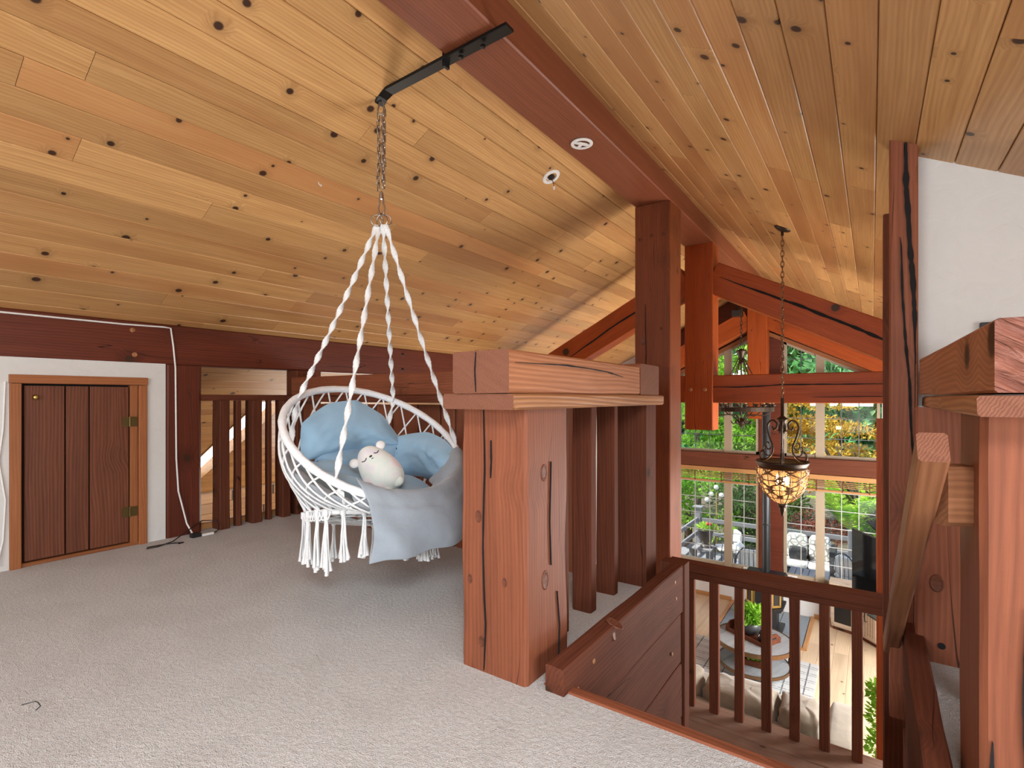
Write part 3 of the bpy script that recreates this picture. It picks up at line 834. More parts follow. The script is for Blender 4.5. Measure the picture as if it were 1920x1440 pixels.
crack(pr, [(.33, 1.617, 1.05), (.325, 1.617, .85), (.305, 1.617, .78), (.335, 1.617, .70), (.36, 1.617, .55)], .012, (0, -1, 0))
crack(pr, [(.285, 1.617, .62), (.28, 1.617, .40), (.285, 1.617, .22)], .006, (0, -1, 0))
crack(pr, [(.232, 1.617, .30), (.226, 1.617, .15), (.24, 1.617, .02)], .012, (0, -1, 0))
knot(pr, (.355, 1.619, .83), (0, -1, 0), .03); knot(pr, (.22, 2.752, .33), (0, -1, 0), .03)
MB().lathe([(.013, 0), (.013, .004), (.006, .005)], n=10).build('peg_hole', 'black_gap', pr, matrix=Matrix.Translation((.235, 2.753, .075)) @ Matrix.Rotation(R_(90), 4, 'X'))

# tall split post at the stair head: front face opened by one long drying crack
def split_post():
    x0, x1, y0, y1, zt = .066, .168, 2.90, 3.03, 2.27
    mbp = MB(); rs = []
    prof = [(0, .150), (.5, .156), (.9, .157), (1.254, .157), (1.444, .157), (1.61, .150), (1.802, .138), (2.019, .127), (2.207, .121), (2.27, .120)]
    wid = [(0, .001), (.6, .003), (1.0, .0025), (1.3, .003), (1.55, .0035), (1.62, .004), (1.7, .005), (1.9, .007), (2.27, .008)]
    def interp(tab, z):
        for (a, b), (c, d) in zip(tab, tab[1:]):
            if z <= c: return b + (d - b) * (z - a) / (c - a)
        return tab[-1][1]
    for i in range(33):
        z = -.35 + (zt + .35) * i / 32
        cx = interp(prof, max(z, 0)) + .002 * noise.noise(Vector((z * 9, 1, 2))); w = interp(wid, max(z, 0)) / 2
        j = .0025 * noise.noise(Vector((z * 5, 4, 2)))
        rs.append([(z, -(x0 + j), y0 + .006), (z, -(x0 + .006 + j), y0), (z, -(cx - w), y0), (z, -(cx), y0 + .06), (z, -(cx + w), y0), (z, -(x1 - .005), y0), (z, -x1, y0 + .005), (z, -x1, y1), (z, -x0, y1)])
    # local X runs up the post
    mt = Matrix(((0, -1, 0, 0), (0, 0, 1, 0), (1, 0, 0, 0), (0, 0, 0, 1)))
    return mbp.rings(rs).build('timber_post', 'cedar', None, matrix=mt)
sp = split_post()
tag(sp, 'tall split post with a long black crack beside the white wall', 'post')
crack(sp, [(.120, 2.898, 2.268), (.121, 2.898, 2.207), (.127, 2.898, 2.019), (.138, 2.898, 1.80), (.150, 2.898, 1.61), (.157, 2.898, 1.444), (.158, 2.898, 1.25)], .019, (0, -1, 0))
crack(sp, [(.100, 2.898, 1.82), (.104, 2.898, 1.78), (.112, 2.898, 1.543), (.125, 2.898, 1.327), (.135, 2.898, 1.16), (.140, 2.898, .97), (.150, 2.898, .827), (.150, 2.898, .6)], .010, (0, -1, 0))
s2 = tbox('timber_post', .047, .16, 3.26, 3.45, -1.6, 2.04, 'Z', 'brown', ch=.006)
tag(s2, 'slim dark post just behind the cracked stair post', 'post')

# stairwell: left side boards, corner board, right curb, nosing, treads, landing
ws = struct('wall_stair_left', (-.96, 2.4, -.5), 'brown board cladding of the stair wall')
tbox('plank', -1.005, -.925, 1.655, 3.10, -.178, .10, 'Y', 'brown', ws, ch=.006, jit=.006, seg=12)
tbox('plank', -.995, -.932, 1.70, 3.10, -.478, -.184, 'Y', 'brown', ws, ch=.006, jit=.004)
tbox('plank', -.995, -.928, 1.75, 3.10, -.80, -.484, 'Y', 'brown', ws, ch=.006, jit=.004)
tbox('plank', -.995, -.930, 1.75, 3.10, -1.6, -.806, 'Y', 'brown', ws, ch=.006, jit=.004)
tbox('end_board', -1.06, -.915, 3.10, 3.20, -1.6, .10, 'Z', 'brown', ws, ch=.005)
for y, z in ((1.76, -.02), (1.90, .03), (2.95, .04), (2.97, -.06), (2.2, -.38), (2.9, -.35)):
    MB().lathe([(.011, 0), (.010, .004), (.004, .005)], n=10).build('peg', 'capwood', ws, matrix=Matrix.Translation((-.926, y, z)) @ Matrix.Rotation(R_(90), 4, 'Y'))
knot(ws, (-.935, 2.13, .10), (.4, 0, 1), .035); knot(ws, (-.924, 2.10, .06), (1, 0, .2), .02)
wq = struct('wall_stair_right', (.14, 2.4, -.5), 'brown curb and boards of the stair wall')
tbox('plank', .113, .180, 1.66, 2.87, -.16, .10, 'Y', 'brown', wq, ch=.006, jit=.005, seg=10)
tbox('plank', .122, .180, 1.7, 2.88, -.48, -.166, 'Y', 'brown', wq, ch=.006)
tbox('plank', .122, .180, 1.7, 3.1, -1.6, -.486, 'Y', 'brown', wq, ch=.006)
tm = struct('trim_1', (-.4, 1.71, 0), 'reddish wood edge strip at the head of the stair')
tbox('nosing', -1.03, .17, 1.683, 1.735, -.05, .006, 'X', 'cedar', tm, ch=.006)
st = thing('staircase', 'brown wooden stair dropping away beyond the edge strip of the carpet', 'stairs', (-.4, 2.6, -1.58))
for k in range(6):
    z = -.226 * (k + 1)
    tbox('tread', -.913, .108, 1.74 + k * .235, 1.98 + k * .235, z - .05, z, 'X', 'brown', st)
ld = struct('floor.002', (-.7, 3.9, -1.58), 'rough plank stair landing')
ya = 3.1
for yb in (3.42, 3.72, 4.05, 4.36, 4.69):
    tbox('plank', -1.47, .2, ya, yb - .006, -1.66, -1.58 - random.uniform(0, .004), 'X', 'landing', ld, ch=.006)
    ya = yb

# landing railing
ra = thing('stair_railing', 'brown baluster railing at the landing above the sofa', 'railing', (-.7, 4.58, -1.58))
tbox('handrail', -1.475, .068, 4.52, 4.645, -.412, -.335, 'X', 'brown', ra, ch=.008, jit=.003)
tbox('rail', -1.475, .068, 4.545, 4.60, -.472, -.412, 'X', 'brown', ra, ch=.004)
for x0, x1 in ((-1.337, -1.262), (-1.136, -1.062), (-.936, -.868), (-.734, -.662), (-.532, -.462), (-.33, -.262), (-.123, -.055)):
    tbox('baluster', x0, x1, 4.55, 4.612, -1.58, -.468, 'Z', 'brown', ra, ch=.006, jit=.004)
nw = tbox('newel_post', .027, .12, 4.78, 4.95, G, .935, 'Z', 'truss', ch=.006)
tag(nw, 'bright orange newel post behind the right end of the landing railing', 'post')

# sloping handrail and its block
hr = thing('stair_handrail', 'sloping square stair handrail fixed to the right parapet', 'handrail', (.1, 2.2, .5))
timber('grip', (.110, 1.47, .99), (.072, 3.02, -.07), .056, .075, 'handrail', hr, ch=.006, jit=.002, end='endgrain')
timber('bracket_block', (.135, 1.72, .85), (.209, 1.76, .85), .09, .15, 'handrail', hr, up=(0, 0, 1), ch=.012, jit=.002)
# ------------------------------------------------------------------ ceiling fittings
def on_roof(sgn, x, y, off=0.0):
    z = Vector((-sgn * SL, 0, -1)) / KS
    xa = Vector((0, 1, 0)); ya = z.cross(xa)
    mt = Matrix((xa, ya, z)).transposed().to_4x4()
    mt.translation = Vector((x, y, roof(x))) + z * off
    return mt
def disc(name, mt, r, label, holes):
    t = thing(name, label, 'ceiling plate', mt.translation)
    mb = MB().lathe([(r * .62, .001), (r, .001), (r, .006), (r * .94, .010), (r * .62, .010), (r * .62, .001)], n=28, caps=False)
    mb.build('ring', 'white_plastic', t, smooth=False, matrix=mt)
    MB().lathe([(r * .63, 0), (r * .63, .002)], n=24).build('box_inside', holes, t, matrix=mt)
    return t
m1 = on_roof(-1, -2.13, 3.596)
d1 = disc('ceiling_box_cover', m1, .075, 'white round box cover in the ceiling planks with loose wire', 'white_plastic')
MB().lathe([(.028, .002), (.028, .012), (.02, .013)], n=16).build('opening', 'black_plastic', d1, matrix=m1)
MB().tube([(0, 0, .01), (.01, .012, .03), (.028, .02, .05), (.032, .012, .075), (.03, .004, .09)], .003, 6).build('wire', 'black_plastic', d1, matrix=Matrix.Translation(m1.translation) @ Matrix.Rotation(PI, 4, 'X'))
MB().tube([(.03, .004, .088), (.03, .002, .112)], .008, 8).build('wire_nut', 'white_plastic', d1, matrix=Matrix.Translation(m1.translation) @ Matrix.Rotation(PI, 4, 'X'))
m2 = Matrix.Translation((-1.645, 3.195, 2.857)) @ Matrix.Rotation(PI, 4, 'X') @ Matrix.Rotation(.6, 4, 'Z')
d2 = thing('ceiling_box_cover', 'white round bracket plate on the ridge beam underside with two openings', 'ceiling plate', m2.translation)
mb = MB().lathe([(.055, 0), (.076, 0), (.076, .006), (.07, .009), (.055, .009), (.055, 0)], n=28, caps=False)
mb.box((-.012, -.058, .001), (.012, .058, .008)); mb.box((-.05, -.012, .003), (-.012, .012, .006)); mb.box((.012, -.03, .003), (.02, .03, .006))
mb.build('ring', 'white_plastic', d2, matrix=m2)

sb = thing('steel_bar', 'black flat steel bar clamped under the ridge beam, holding the swing chain', 'bar', (-1.64, 1.985, 2.82))
mb = MB(); pts = [(-1.40, 2.838), (-2.235, 2.822), (-2.285, 2.806), (-2.315, 2.775)]
mb.rings([[(x, 1.95, z), (x, 2.015, z), (x, 2.015, z + .016), (x, 1.95, z + .016)] for x, z in pts]).build('bar', 'black_metal', sb, bevel=.003)
MB().box((-1.81, 1.962, 2.80), (-1.795, 2.002, 2.92)).build('clamp_strap', 'black_metal', sb)
for x in (-1.70, -1.56): MB().lathe([(.014, 0), (.014, -.01), (.006, -.011)], c=(x, 1.982, 2.822), n=6).build('bolt', 'black_metal', sb)

HX, HY = -2.297, 1.982
def link_pts(c, hl, hw, flip, lean=0):
    c = Vector(c); out = []
    for k in range(14):
        a = 2 * PI * k / 14
        x = hw * math.cos(a); z = (hl - hw) * (1 if math.sin(a) > 0 else -1) + hw * math.sin(a)
        out.append(c + (Vector((x, 0, z)) if not flip else Vector((0, x, z))))
    return out
cn = thing('swing_chain', 'doubled grey link chain with snap hook between steel bar and swing', 'chain', (HX, HY, 2.78))
def carabiner(nm, ztop, zbot, r):
    pts = []
    for k in range(20):
        a = 2 * PI * k / 20
        w = .024 if math.sin(a) < 0 else .016
        if nm == 'snap_hook': w = .020 if math.sin(a) < 0 else .011
        pts.append((HX + w * math.cos(a) * .8, HY + w * math.cos(a) * .55, (ztop + zbot) / 2 + (ztop - zbot) / 2 * math.sin(a)))
    return MB().tube(pts, r, 8, loop=True).build(nm, 'chain', cn, smooth=True)
carabiner('quick_link', 2.80, 2.715, .0045)
z = 2.70
k = 0
while z > 2.285:
    for j, (dx, dy) in enumerate(((-.016, -.008), (.0, .010), (.016, .004))):
        c = (HX + dx + random.uniform(-.004, .004), HY + dy + random.uniform(-.004, .004), z + j * .012)
        MB().tube(link_pts(c, .024, .0085, (k + j) % 2 == 0), .0034, 6, loop=True).build('link', 'chain', cn, smooth=True)
    z -= .036; k += 1
carabiner('snap_hook', 2.275, 2.135, .005)
MB().tube([(HX, HY, 2.262), (HX, HY, 2.232)], .011, 10).build('swivel', 'chain', cn, smooth=True)

# ------------------------------------------------------------------ hanging chair
C0 = Vector((-2.279, 1.939, .868)); C1 = Vector((-2.31, 1.92, .42)); RR, RS = .505, .34
def nrm(a, b): return Vector((math.sin(a) * math.cos(b), math.sin(a) * math.sin(b), math.cos(a)))
n0 = nrm(.594, -.102); u0 = n0.cross(Vector((0, 1, .1))).normalized(); v0 = n0.cross(u0)
n1 = nrm(.33, 2.18); u1 = (u0 - n1 * u0.dot(n1)).normalized(); v1 = n1.cross(u1)
def rim(d, r=RR): t = R_(d); return C0 + (u0 * math.cos(t) + v0 * math.sin(t)) * r
def seatp(d, r=RS): t = R_(d); return C1 + (u1 * math.cos(t) + v1 * math.sin(t)) * r
def rad(d): t = R_(d); return u0 * math.cos(t) + v0 * math.sin(t)
def bowl(d, s):
    if s <= 1: return rim(d) * (1 - s) + seatp(d) * s + rad(d) * .07 * math.sin(PI * max(s, 0))
    k = s - 1
    return seatp(d) * (1 - k) + (C1 - Vector((0, 0, .03))) * k
ch = thing('hanging_chair', 'white macrame hanging chair with round rim, net sides and fringe', 'chair', C0)
MB().tube([rim(d) for d in range(0, 360, 5)], [.0205 + .0012 * math.sin(d * 1.7) for d in range(0, 360, 5)], 12, loop=True).build('rim', 'rimwrap', ch, smooth=True)
MB().tube([seatp(d) for d in range(0, 360, 8)], .0165, 10, loop=True).build('seat_ring', 'cotton', ch, smooth=True)
mb = MB(); NC = 26
for i in range(NC):
    for dr in (1, -1):
        a0 = i * 360 / NC
        pts = [bowl(a0 + dr * s * 2.6 * 360 / NC, s) + rad(a0) * .004 * dr for s in [q / 15 for q in range(16)]]
        mb.tube(pts, [.0046 + .0016 * abs(math.cos(PI * q / 15 * 5.2)) for q in range(16)], 5, caps=False)
for i in range(14):
    a0 = i * 360 / 14
    mb.tube([bowl(a0, 1 + q / 6 * .95) for q in range(7)], .006, 5, caps=False)
for q in (1.35, 1.7): mb.tube([bowl(d, q) for d in range(0, 360, 15)], .006, 5, loop=True)
net = mb.build('net', 'cotton', ch, smooth=True)
tops = ((-2.325, 1.972), (-2.319, 1.985), (-2.276, 1.975), (-2.268, 1.987))
for (tx, ty), d, side in zip(tops, (30, 119, 310, 245), (1, 1, -1, -1)):
    a = Vector((tx, ty, 2.082)); b = rim(d, RR + .012 * (1 if d in (119, 245) else -1))
    m = 150; pts = []
    for i in range(m + 1):
        f = i / m
        p = a.lerp(b, f); p.z -= .02 * math.sin(PI * f)
        pts.append(p)
    tail = [bowl(d, s) - rad(d) * .014 for s in (.05, .15, .28, .42, .58, .75, .92)]
    for p, q in zip([b] + tail[:-1], tail):
        pts += [p.lerp(q, k / 9) for k in range(1, 10)]
    MB().tube(pts, [.0165 + .0012 * math.sin(i * 2.4) for i in range(len(pts))], 10, ell=(1, .42), twist=.23).build('rope', 'cotton', ch, smooth=True)
for dx, dy, rot in ((-.026, .0, .3), (0, .004, -.2), (.026, .0, .5)):
    c = Vector((HX + dx * .82, HY + dx * .5 + dy, 2.11))
    ax = Vector((math.cos(.61 + rot), math.sin(.61 + rot), 0))
    MB().tube([c + ax * (.033 * math.cos(2 * PI * k / 24)) + Vector((0, 0, .033 * math.sin(2 * PI * k / 24))) for k in range(24)], .0036, 7, loop=True).build('ring', 'chain', ch, smooth=True)
def tassel(p, L, n, spread):
    mb = MB(); p = Vector(p)
    for k in range(n):
        a = 2 * PI * k / n + random.random(); rr = spread * random.uniform(.3, 1)
        dx, dy = rr * math.cos(a), rr * math.sin(a)
        l = L * random.uniform(.9, 1.06)
        pts = [p + Vector((dx * f * .9 + .004 * math.sin(f * 7 + k), dy * f * .9, .012 - l * f)) for f in (0, .08, .25, .5, .75, .9, 1)]
        mb.tube(pts, [.0052, .0056, .0052, .0052, .0054, .0075, .0105], 6)
    mb.tube([p + Vector((0, 0, .014)), p + Vector((0, 0, -.02))], .014, 8)
    return mb.build('tassel', 'cotton', ch, smooth=True)
for d, L, n in ((45, .25, 7), (60, .27, 8), (74, .30, 10), (84, .31, 10), (100, .25, 9), (117, .24, 9), (150, .24, 8), (175, .24, 8), (215, .23, 7), (250, .23, 7), (300, .24, 7), (340, .24, 7), (15, .25, 7)):
    tassel(seatp(d, RS + .018), L, n, .028)
mb = MB()
for k in range(9):
    d = 52 + k * 3.6
    a, b = seatp(d, RS + .02), seatp(d + 9, RS + .024)
    mb.tube([a.lerp(b, f) + Vector((0, 0, -.045 * math.sin(PI * f))) for f in [q / 6 for q in range(7)]], .005, 5)
mb.build('fringe_swag', 'cotton', ch, smooth=True)

# cushion set: puffy tufted pads following the bowl
def axis_dir(p):
    c = (C0 + C1) / 2 + Vector((.05, -.05, .12))
    return (c - p).normalized()
def pad(name, mat, d0, d1, s_top, s_bot, thick, parent, nu=34, nv=20, off=.02, wr=.012, power=2.6):
    sd = random.random() * 50; fr, bk = [], []
    for j in range(nv + 1):
        v = j / nv; fr.append([]); bk.append([])
        for i in range(nu + 1):
            u = i / nu
            def tab(t):
                x = u * (len(t) - 1); k = min(int(x), len(t) - 2); return t[k] + (t[k + 1] - t[k]) * (x - k)
            d = d0 + (d1 - d0) * u; s = tab(s_top) * (1 - v) + tab(s_bot) * v
            p = bowl(d, s)
            e = (1 - abs(2 * u - 1) ** power) * (1 - abs(2 * v - 1) ** power)
            e = max(e, 0) ** .55
            w = noise.noise(Vector((u * 3.4, v * 2.6, sd))) * wr * 2 + (abs(noise.noise(Vector((u * 6 + v * 2.5, v * 3, sd + 5)))) - abs(noise.noise(Vector((u * 11 - v * 4, v * 6, sd + 9)))) * .7) * wr * 2.2
            ad = axis_dir(p)
            fr[-1].append(p + ad * (off + (thick + w) * e)); bk[-1].append(p + ad * (off - .012 * e))
    mb = MB().grid(fr).grid([list(reversed(r)) for r in bk])
    return mb.build(name, mat, parent, smooth=True)
cu = thing('seat_cushion', 'pale blue tufted cushion set filling the hanging chair', 'cushion', C1 + Vector((0, 0, .06)))
pad('back_pad', 'blue', -66, 20, [.36, .15, .07, .12, .27], [.34, .46, .55, .58, .62], .13, cu, off=.02)
pad('side_pad', 'blue', 2, 32, [.62, .6, .56], [.84, .86, .84], .10, cu, off=.04)
pad('middle_pad', 'blue', -64, 8, [.32, .43, .50, .54], [.64, .74, .80, .84], .12, cu, off=.045)
pad('side_pad', 'blue', -132, -58, [-.03, .0, .10, .30], [.46, .52, .58, .68], .11, cu, off=.03)
pad('front_pad', 'greypad', 32, 128, [.46, .40, .36, .34], [.96, .96, .96, .96], .06, cu, off=.012)
pad('front_pad', 'greypad', 126, 232, [.16, .12, .16, .2], [.94, .94, .94, .94], .07, cu, off=.012)
# round seat pad with tufted top
mb = MB(); top, bot = [], []
cen = Vector((0, 0, 0))
for k in range(24): cen = cen + bowl(k * 15, .60) / 24
for j in range(15):
    f = j / 14; top.append([]); bot.append([])
    for k in range(61):
        d = k * 6.0
        e = bowl(d, .62) - rad(d) * .015
        base = (cen - Vector((0, 0, .06))).lerp(e, f)
        puff = .10 * max(0, 1 - f ** 4) ** .6 * (.78 + .22 * abs(math.sin(R_(d) * 3 + .4)) * min(1, f * 2)) + .014 * noise.noise(Vector((base.x * 9, base.y * 9, 3)))
        top[-1].append(base + Vector((0, 0, max(puff, 0) * (1 - f ** 8)))); bot[-1].append(base - Vector((0, 0, .06 * (1 - f * f))))
mb.grid([list(reversed(r)) for r in top]).grid(bot)
mb.build('seat_pad', 'blue', cu, smooth=True)
def seam(pts, r=.0042):
    P_ = [Vector(p) for p in pts]
    MB().tube(P_, r, 6).build('seam_line', 'navy', cu, smooth=True)  # dark line drawn along the pad joints for seam contrast
def bp(d, s, o): p = bowl(d, s); return p + axis_dir(p) * o
seam([bp(-64 + 84 * k / 16, [.34, .40, .46, .505, .55, .565, .58, .60, .62][min(8, k // 2)] + .02, .062) for k in range(17)], .0035)
seam([bp(-62 - 2 * k, .38 + .05 * k, .085) for k in range(6)])

# grey throw over the front right of the rim
def throw():
    rowsT = []
    cols = 52; D1 = 240
    def dd_(c, d0): return d0 + (D1 - d0) * c / cols
    for s, o, d0 in ((.50, .17, 131), (.42, .165, 129), (.33, .15, 126), (.23, .12, 124), (.13, .095, 126)):
        r = []
        for c in range(cols + 1):
            u = c / cols; d = dd_(c, d0)
            p = bowl(d, s); p = p + axis_dir(p) * (o + .035 * noise.noise(Vector((u * 8, s * 5, 3))) + .05 * max(0, 1 - u * 5) * (.6 + .4 * math.sin(u * 60)))
            r.append(p)
        rowsT.append(r)
    for o, dz, d0 in ((.03, .040, 129), (-.008, .042, 132), (-.03, .024, 135), (-.044, -.005, 137)):
        rowsT.append([rim(dd_(c, d0)) - rad(dd_(c, d0)) * o + Vector((0, 0, dz + .014 * noise.noise(Vector((c * .28, o * 30, 1))) + .012 * max(0, 1 - c / cols * 7))) for c in range(cols + 1)])
    m = 18
    for j in range(1, m + 1):
        f = j / m; r = []
        for c in range(cols + 1):
            u = c / cols; d = dd_(c, 138 + 2.5 * math.sin(f * PI))
            rd = rad(d); flat = Vector((rd.x, rd.y, 0)).normalized()
            a = rim(d) + rd * .044
            zb = .325 + .035 * u + .012 * noise.noise(Vector((u * 8, 7, 2)))
            amp = .03 * min(1, f * 1.3)
            fold = noise.noise(Vector((u * 5.0 - f * .8, f * .9, 11))) * amp * 1.5 + math.sin(u * 15 + f * 1.2) * amp * .28
            fold += .02 * max(0, 1 - u * 9) * math.sin(f * 6)
            p = Vector((a.x, a.y, a.z + (zb - a.z) * f)) + flat * (.012 + .03 * math.sin(f * PI * .5) + fold)
            r.append(p)
        rowsT.append(r)
    o = MB().grid(rowsT).build('throw_blanket', 'grey_throw', None, smooth=True)
    s_ = o.modifiers.new('thick', 'SOLIDIFY'); s_.thickness = .008; s_.offset = 1
    sub = o.modifiers.new('soft', 'SUBSURF'); sub.levels = 1; sub.render_levels = 1
    return tag(o, 'grey linen throw hanging over the front of the hanging chair', 'blanket')
throw()

# plush bear: one egg body with ears, closed eyes, nose and paw seam
cr = Vector((math.cos(R_(34.972)), math.sin(R_(34.972)), 0)); cf = Vector((-math.sin(R_(34.972)), math.cos(R_(34.972)), 0)); cz = Vector((0, 0, 1))
pc = Vector((-2.215, 1.895, .705))
ax_x = (cr * .63 - cz * .72 - cf * .2).normalized()                      # from head to bottom
ax_z = (-cf * .86 + cz * .50 + cr * .05).normalized()           # out of its front
ax_z = (ax_z - ax_x * ax_z.dot(ax_x)).normalized(); ax_y = ax_z.cross(ax_x)
pm = Matrix((ax_x, ax_y, ax_z)).transposed().to_4x4(); pm.translation = pc
pt = thing('plush_toy', 'pastel tie-dye plush bear with sleepy face lying in the hanging chair', 'plush toy', pc)
rs = []
for i in range(19):
    a = PI * min(max(i / 18, .015), .985); x = -.15 * math.cos(a)
    w = math.sin(a) ** .8 * (.098 + .022 * (x / .15))
    rs.append([(x, w * 1.06 * math.cos(2 * PI * k / 28), w * .92 * math.sin(2 * PI * k / 28)) for k in range(28)])
MB().rings(rs).build('body', 'plush', pt, smooth=True, matrix=pm)
def on_body(x, y):
    w = max(1e-4, 1 - (x / .15) ** 2) ** .4 * (.098 + .022 * (x / .15))
    return Vector((x, y, .92 * w * math.sqrt(max(0, 1 - (y / (1.06 * w)) ** 2)) + .001))
for sy in (-1, 1):
    MB().ball((-.105, sy * .085, .012), .030, 12, 8, (.9, .9, .5)).build('ear', 'plush_white', pt, smooth=True, matrix=pm)
    MB().tube([on_body(-.075 + .010 * math.cos(q * 1.2), sy * (.038 + q * .012)) for q in (-1.2, -.6, 0, .6, 1.2)], .0026, 6).build('eye', 'black_plastic', pt, smooth=True, matrix=pm)
MB().ball(on_body(-.066, 0), .0085, 10, 7, (.7, 1.1, .6)).build('nose', 'black_plastic', pt, smooth=True, matrix=pm)
MB().tube([on_body(-.05, q) for q in (-.006, -.003, 0, .003, .006)], .0022, 6).build('mouth', 'black_plastic', pt, smooth=True, matrix=pm)
MB().ball((.13, -.035, .045), .032, 12, 8, (.8, 1, .6)).build('foot', 'plush', pt, smooth=True, matrix=pm)
MB().ball((.13, .035, .045), .032, 12, 8, (.8, 1, .6)).build('foot', 'plush', pt, smooth=True, matrix=pm)

# ------------------------------------------------------------------ cables on the knee wall
wc = MB().tube([(XL + .010, -.4, 1.628), (XL + .010, .8, 1.637), (XL + .010, 1.455, 1.636), (XL + .007, 1.72, 1.644), (XL + .008, 1.768, 1.64), (XL + .011, 1.785, 1.5), (XL + .011, 1.80, 1.33), (XL + .011, 1.806, .62), (XL + .012, 1.82, .36), (XL + .05, 1.865, .1), (XL + .10, 1.885, .025)], .0065, 8).build('power_cable', 'white_plastic', None, smooth=True)
tag(wc, 'white cable stapled along the wall beam and down the short post', 'cable')
ad = thing('power_adapter', 'black power adapter on the carpet at the foot of the short post', 'adapter', (-4.36, 1.89, 0))
MB().box((-4.385, 1.855, .001), (-4.335, 1.925, .034)).build('body', 'black_plastic', ad, bevel=.004)
MB().box((-4.36, 1.93, .001), (-4.335, 2.02, .018)).build('plug', 'white_plastic', ad, bevel=.003)
MB().tube([(-4.345, 2.02, .01), (-4.36, 2.06, .02), (-4.40, 2.09, .05), (-4.43, 2.07, .09), (-4.45, 1.98, .10), (-4.40, 1.86, .06), (-4.33, 1.72, .012), (-4.28, 1.60, .008), (-4.285, 1.53, .008), (-4.32, 1.55, .008), (-4.31, 1.66, .008), (-4.25, 1.76, .008), (-4.24, 1.72, .008)], .004, 6).build('cord', 'black_plastic', ad, smooth=True)
th = MB().tube([(-2.48, .50, .006), (-2.47, .533, .006), (-2.44, .535, .012), (-2.41, .536, .008), (-2.396, .52, .006)], .0016, 5).build('hair_tie', 'black_plastic')
tag(th, 'thin dark curl of thread lying on the pale carpet near the camera', 'thread')
lw = MB().tube([(XL + .006, .83, 1.2), (XL + .008, .82, .9), (XL + .006, .80, .7), (XL + .012, .83, .45), (XL + .008, .82, .2), (XL + .02, .79, .04)], .006, 6).build('wall_wire', 'white_plastic', None, smooth=True)
tag(lw, 'white painted wire running down the wall beside the little door', 'cable')
ck_ = MB().tube([(0, 0, 0), (0, 0, .02), (.012, 0, .03), (.018, 0, .02), (.012, 0, .012)], .0025, 6).build('cup_hook', 'white_plastic', None, smooth=True, matrix=on_roof(-1, -2.92, 2.0))
tag(ck_, 'tiny white cup hook screwed into the ceiling planks left of the chain', 'hook')
ob = thing('wall_outlet', 'small black box on the white wall above the right parapet beam', 'outlet', (.43, 3.02, 1.37))
MB().box((.385, 3.0, 1.33), (.475, 3.03, 1.425)).build('box', 'black_plastic', ob, bevel=.004)
MB().box((.395, 2.996, 1.34), (.465, 3.0, 1.415)).build('cover_plate', 'stove_black', ob)
# ------------------------------------------------------------------ lantern pendant over the stair void
def spiral(c, ax, ay, r0, r1, a0, turns, n=22):
    """scroll in the plane of ax, ay about c"""
    return [Vector(c) + (ax * math.cos(a0 + turns * 2 * PI * k / n) + ay * math.sin(a0 + turns * 2 * PI * k / n)) * (r0 + (r1 - r0) * k / n) for k in range(n + 1)]
def bez(p, n=18):
    """smooth path through points (Catmull-Rom)"""
    P_ = [Vector(q) for q in p]; P_ = [P_[0]] + P_ + [P_[-1]]; out = []
    for i in range(1, len(P_) - 2):
        a, b, c, d = P_[i - 1:i + 3]
        for k in range(n):
            t_ = k / n
            out.append(.5 * ((2 * b) + (c - a) * t_ + (2 * a - 5 * b + 4 * c - d) * t_ ** 2 + (3 * b - a - 3 * c + d) * t_ ** 3))
    return out + [P_[-2]]
def chain_of(parent, x, y, z0, z1, step, hl, hw, r, mat):
    z = z0; k = 0
    base = [MB().tube([Vector((0, 0, 0)) + (Vector((hw * math.cos(2 * PI * q / 12), 0, hl * math.sin(2 * PI * q / 12))) if f else Vector((0, hw * math.cos(2 * PI * q / 12), hl * math.sin(2 * PI * q / 12)))) for q in range(12)], r, 5, loop=True) for f in (0, 1)]
    mes = [None, None]
    while z > z1:
        if mes[k % 2] is None:
            o = base[k % 2].build('link', mat, parent, smooth=True, matrix=Matrix.Translation((x, y, z))); mes[k % 2] = o.data
        else: link('link', mes[k % 2], parent, Matrix.Translation((x, y, z)))
        z -= step; k += 1
LX, LY = -.673, 5.283
lp = thing('lantern_pendant', 'lit bronze scrollwork lantern hanging on a long chain over the stair void', 'pendant lamp', (LX, LY, .5))
mcan = on_roof(1, LX, LY)
MB().lathe([(.075, 0), (.075, .006), (.06, .016), (.03, .026), (.012, .03)], n=24).build('canopy', 'iron', lp, smooth=True, matrix=mcan)
MB().tube([(LX, LY, roof(LX) - .02), (LX, LY, roof(LX) - .07)], .012, 8).build('canopy_stem', 'iron', lp)
chain_of(lp, LX, LY, roof(LX) - .09, 1.11, .048, .034, .013, .0042, 'bronze')
MB().lathe([(.006, 1.12), (.014, 1.09), (.014, .93), (.045, .905), (.050, .895), (.036, .885), (.032, .86), (.032, .80), (.04, .795), (.036, .775), (.012, .765), (.016, .70), (.012, .62), (.02, .55), (.012, .50), (.01, .33)], c=(LX, LY, 0), n=14).build('stem', 'iron', lp, smooth=True)
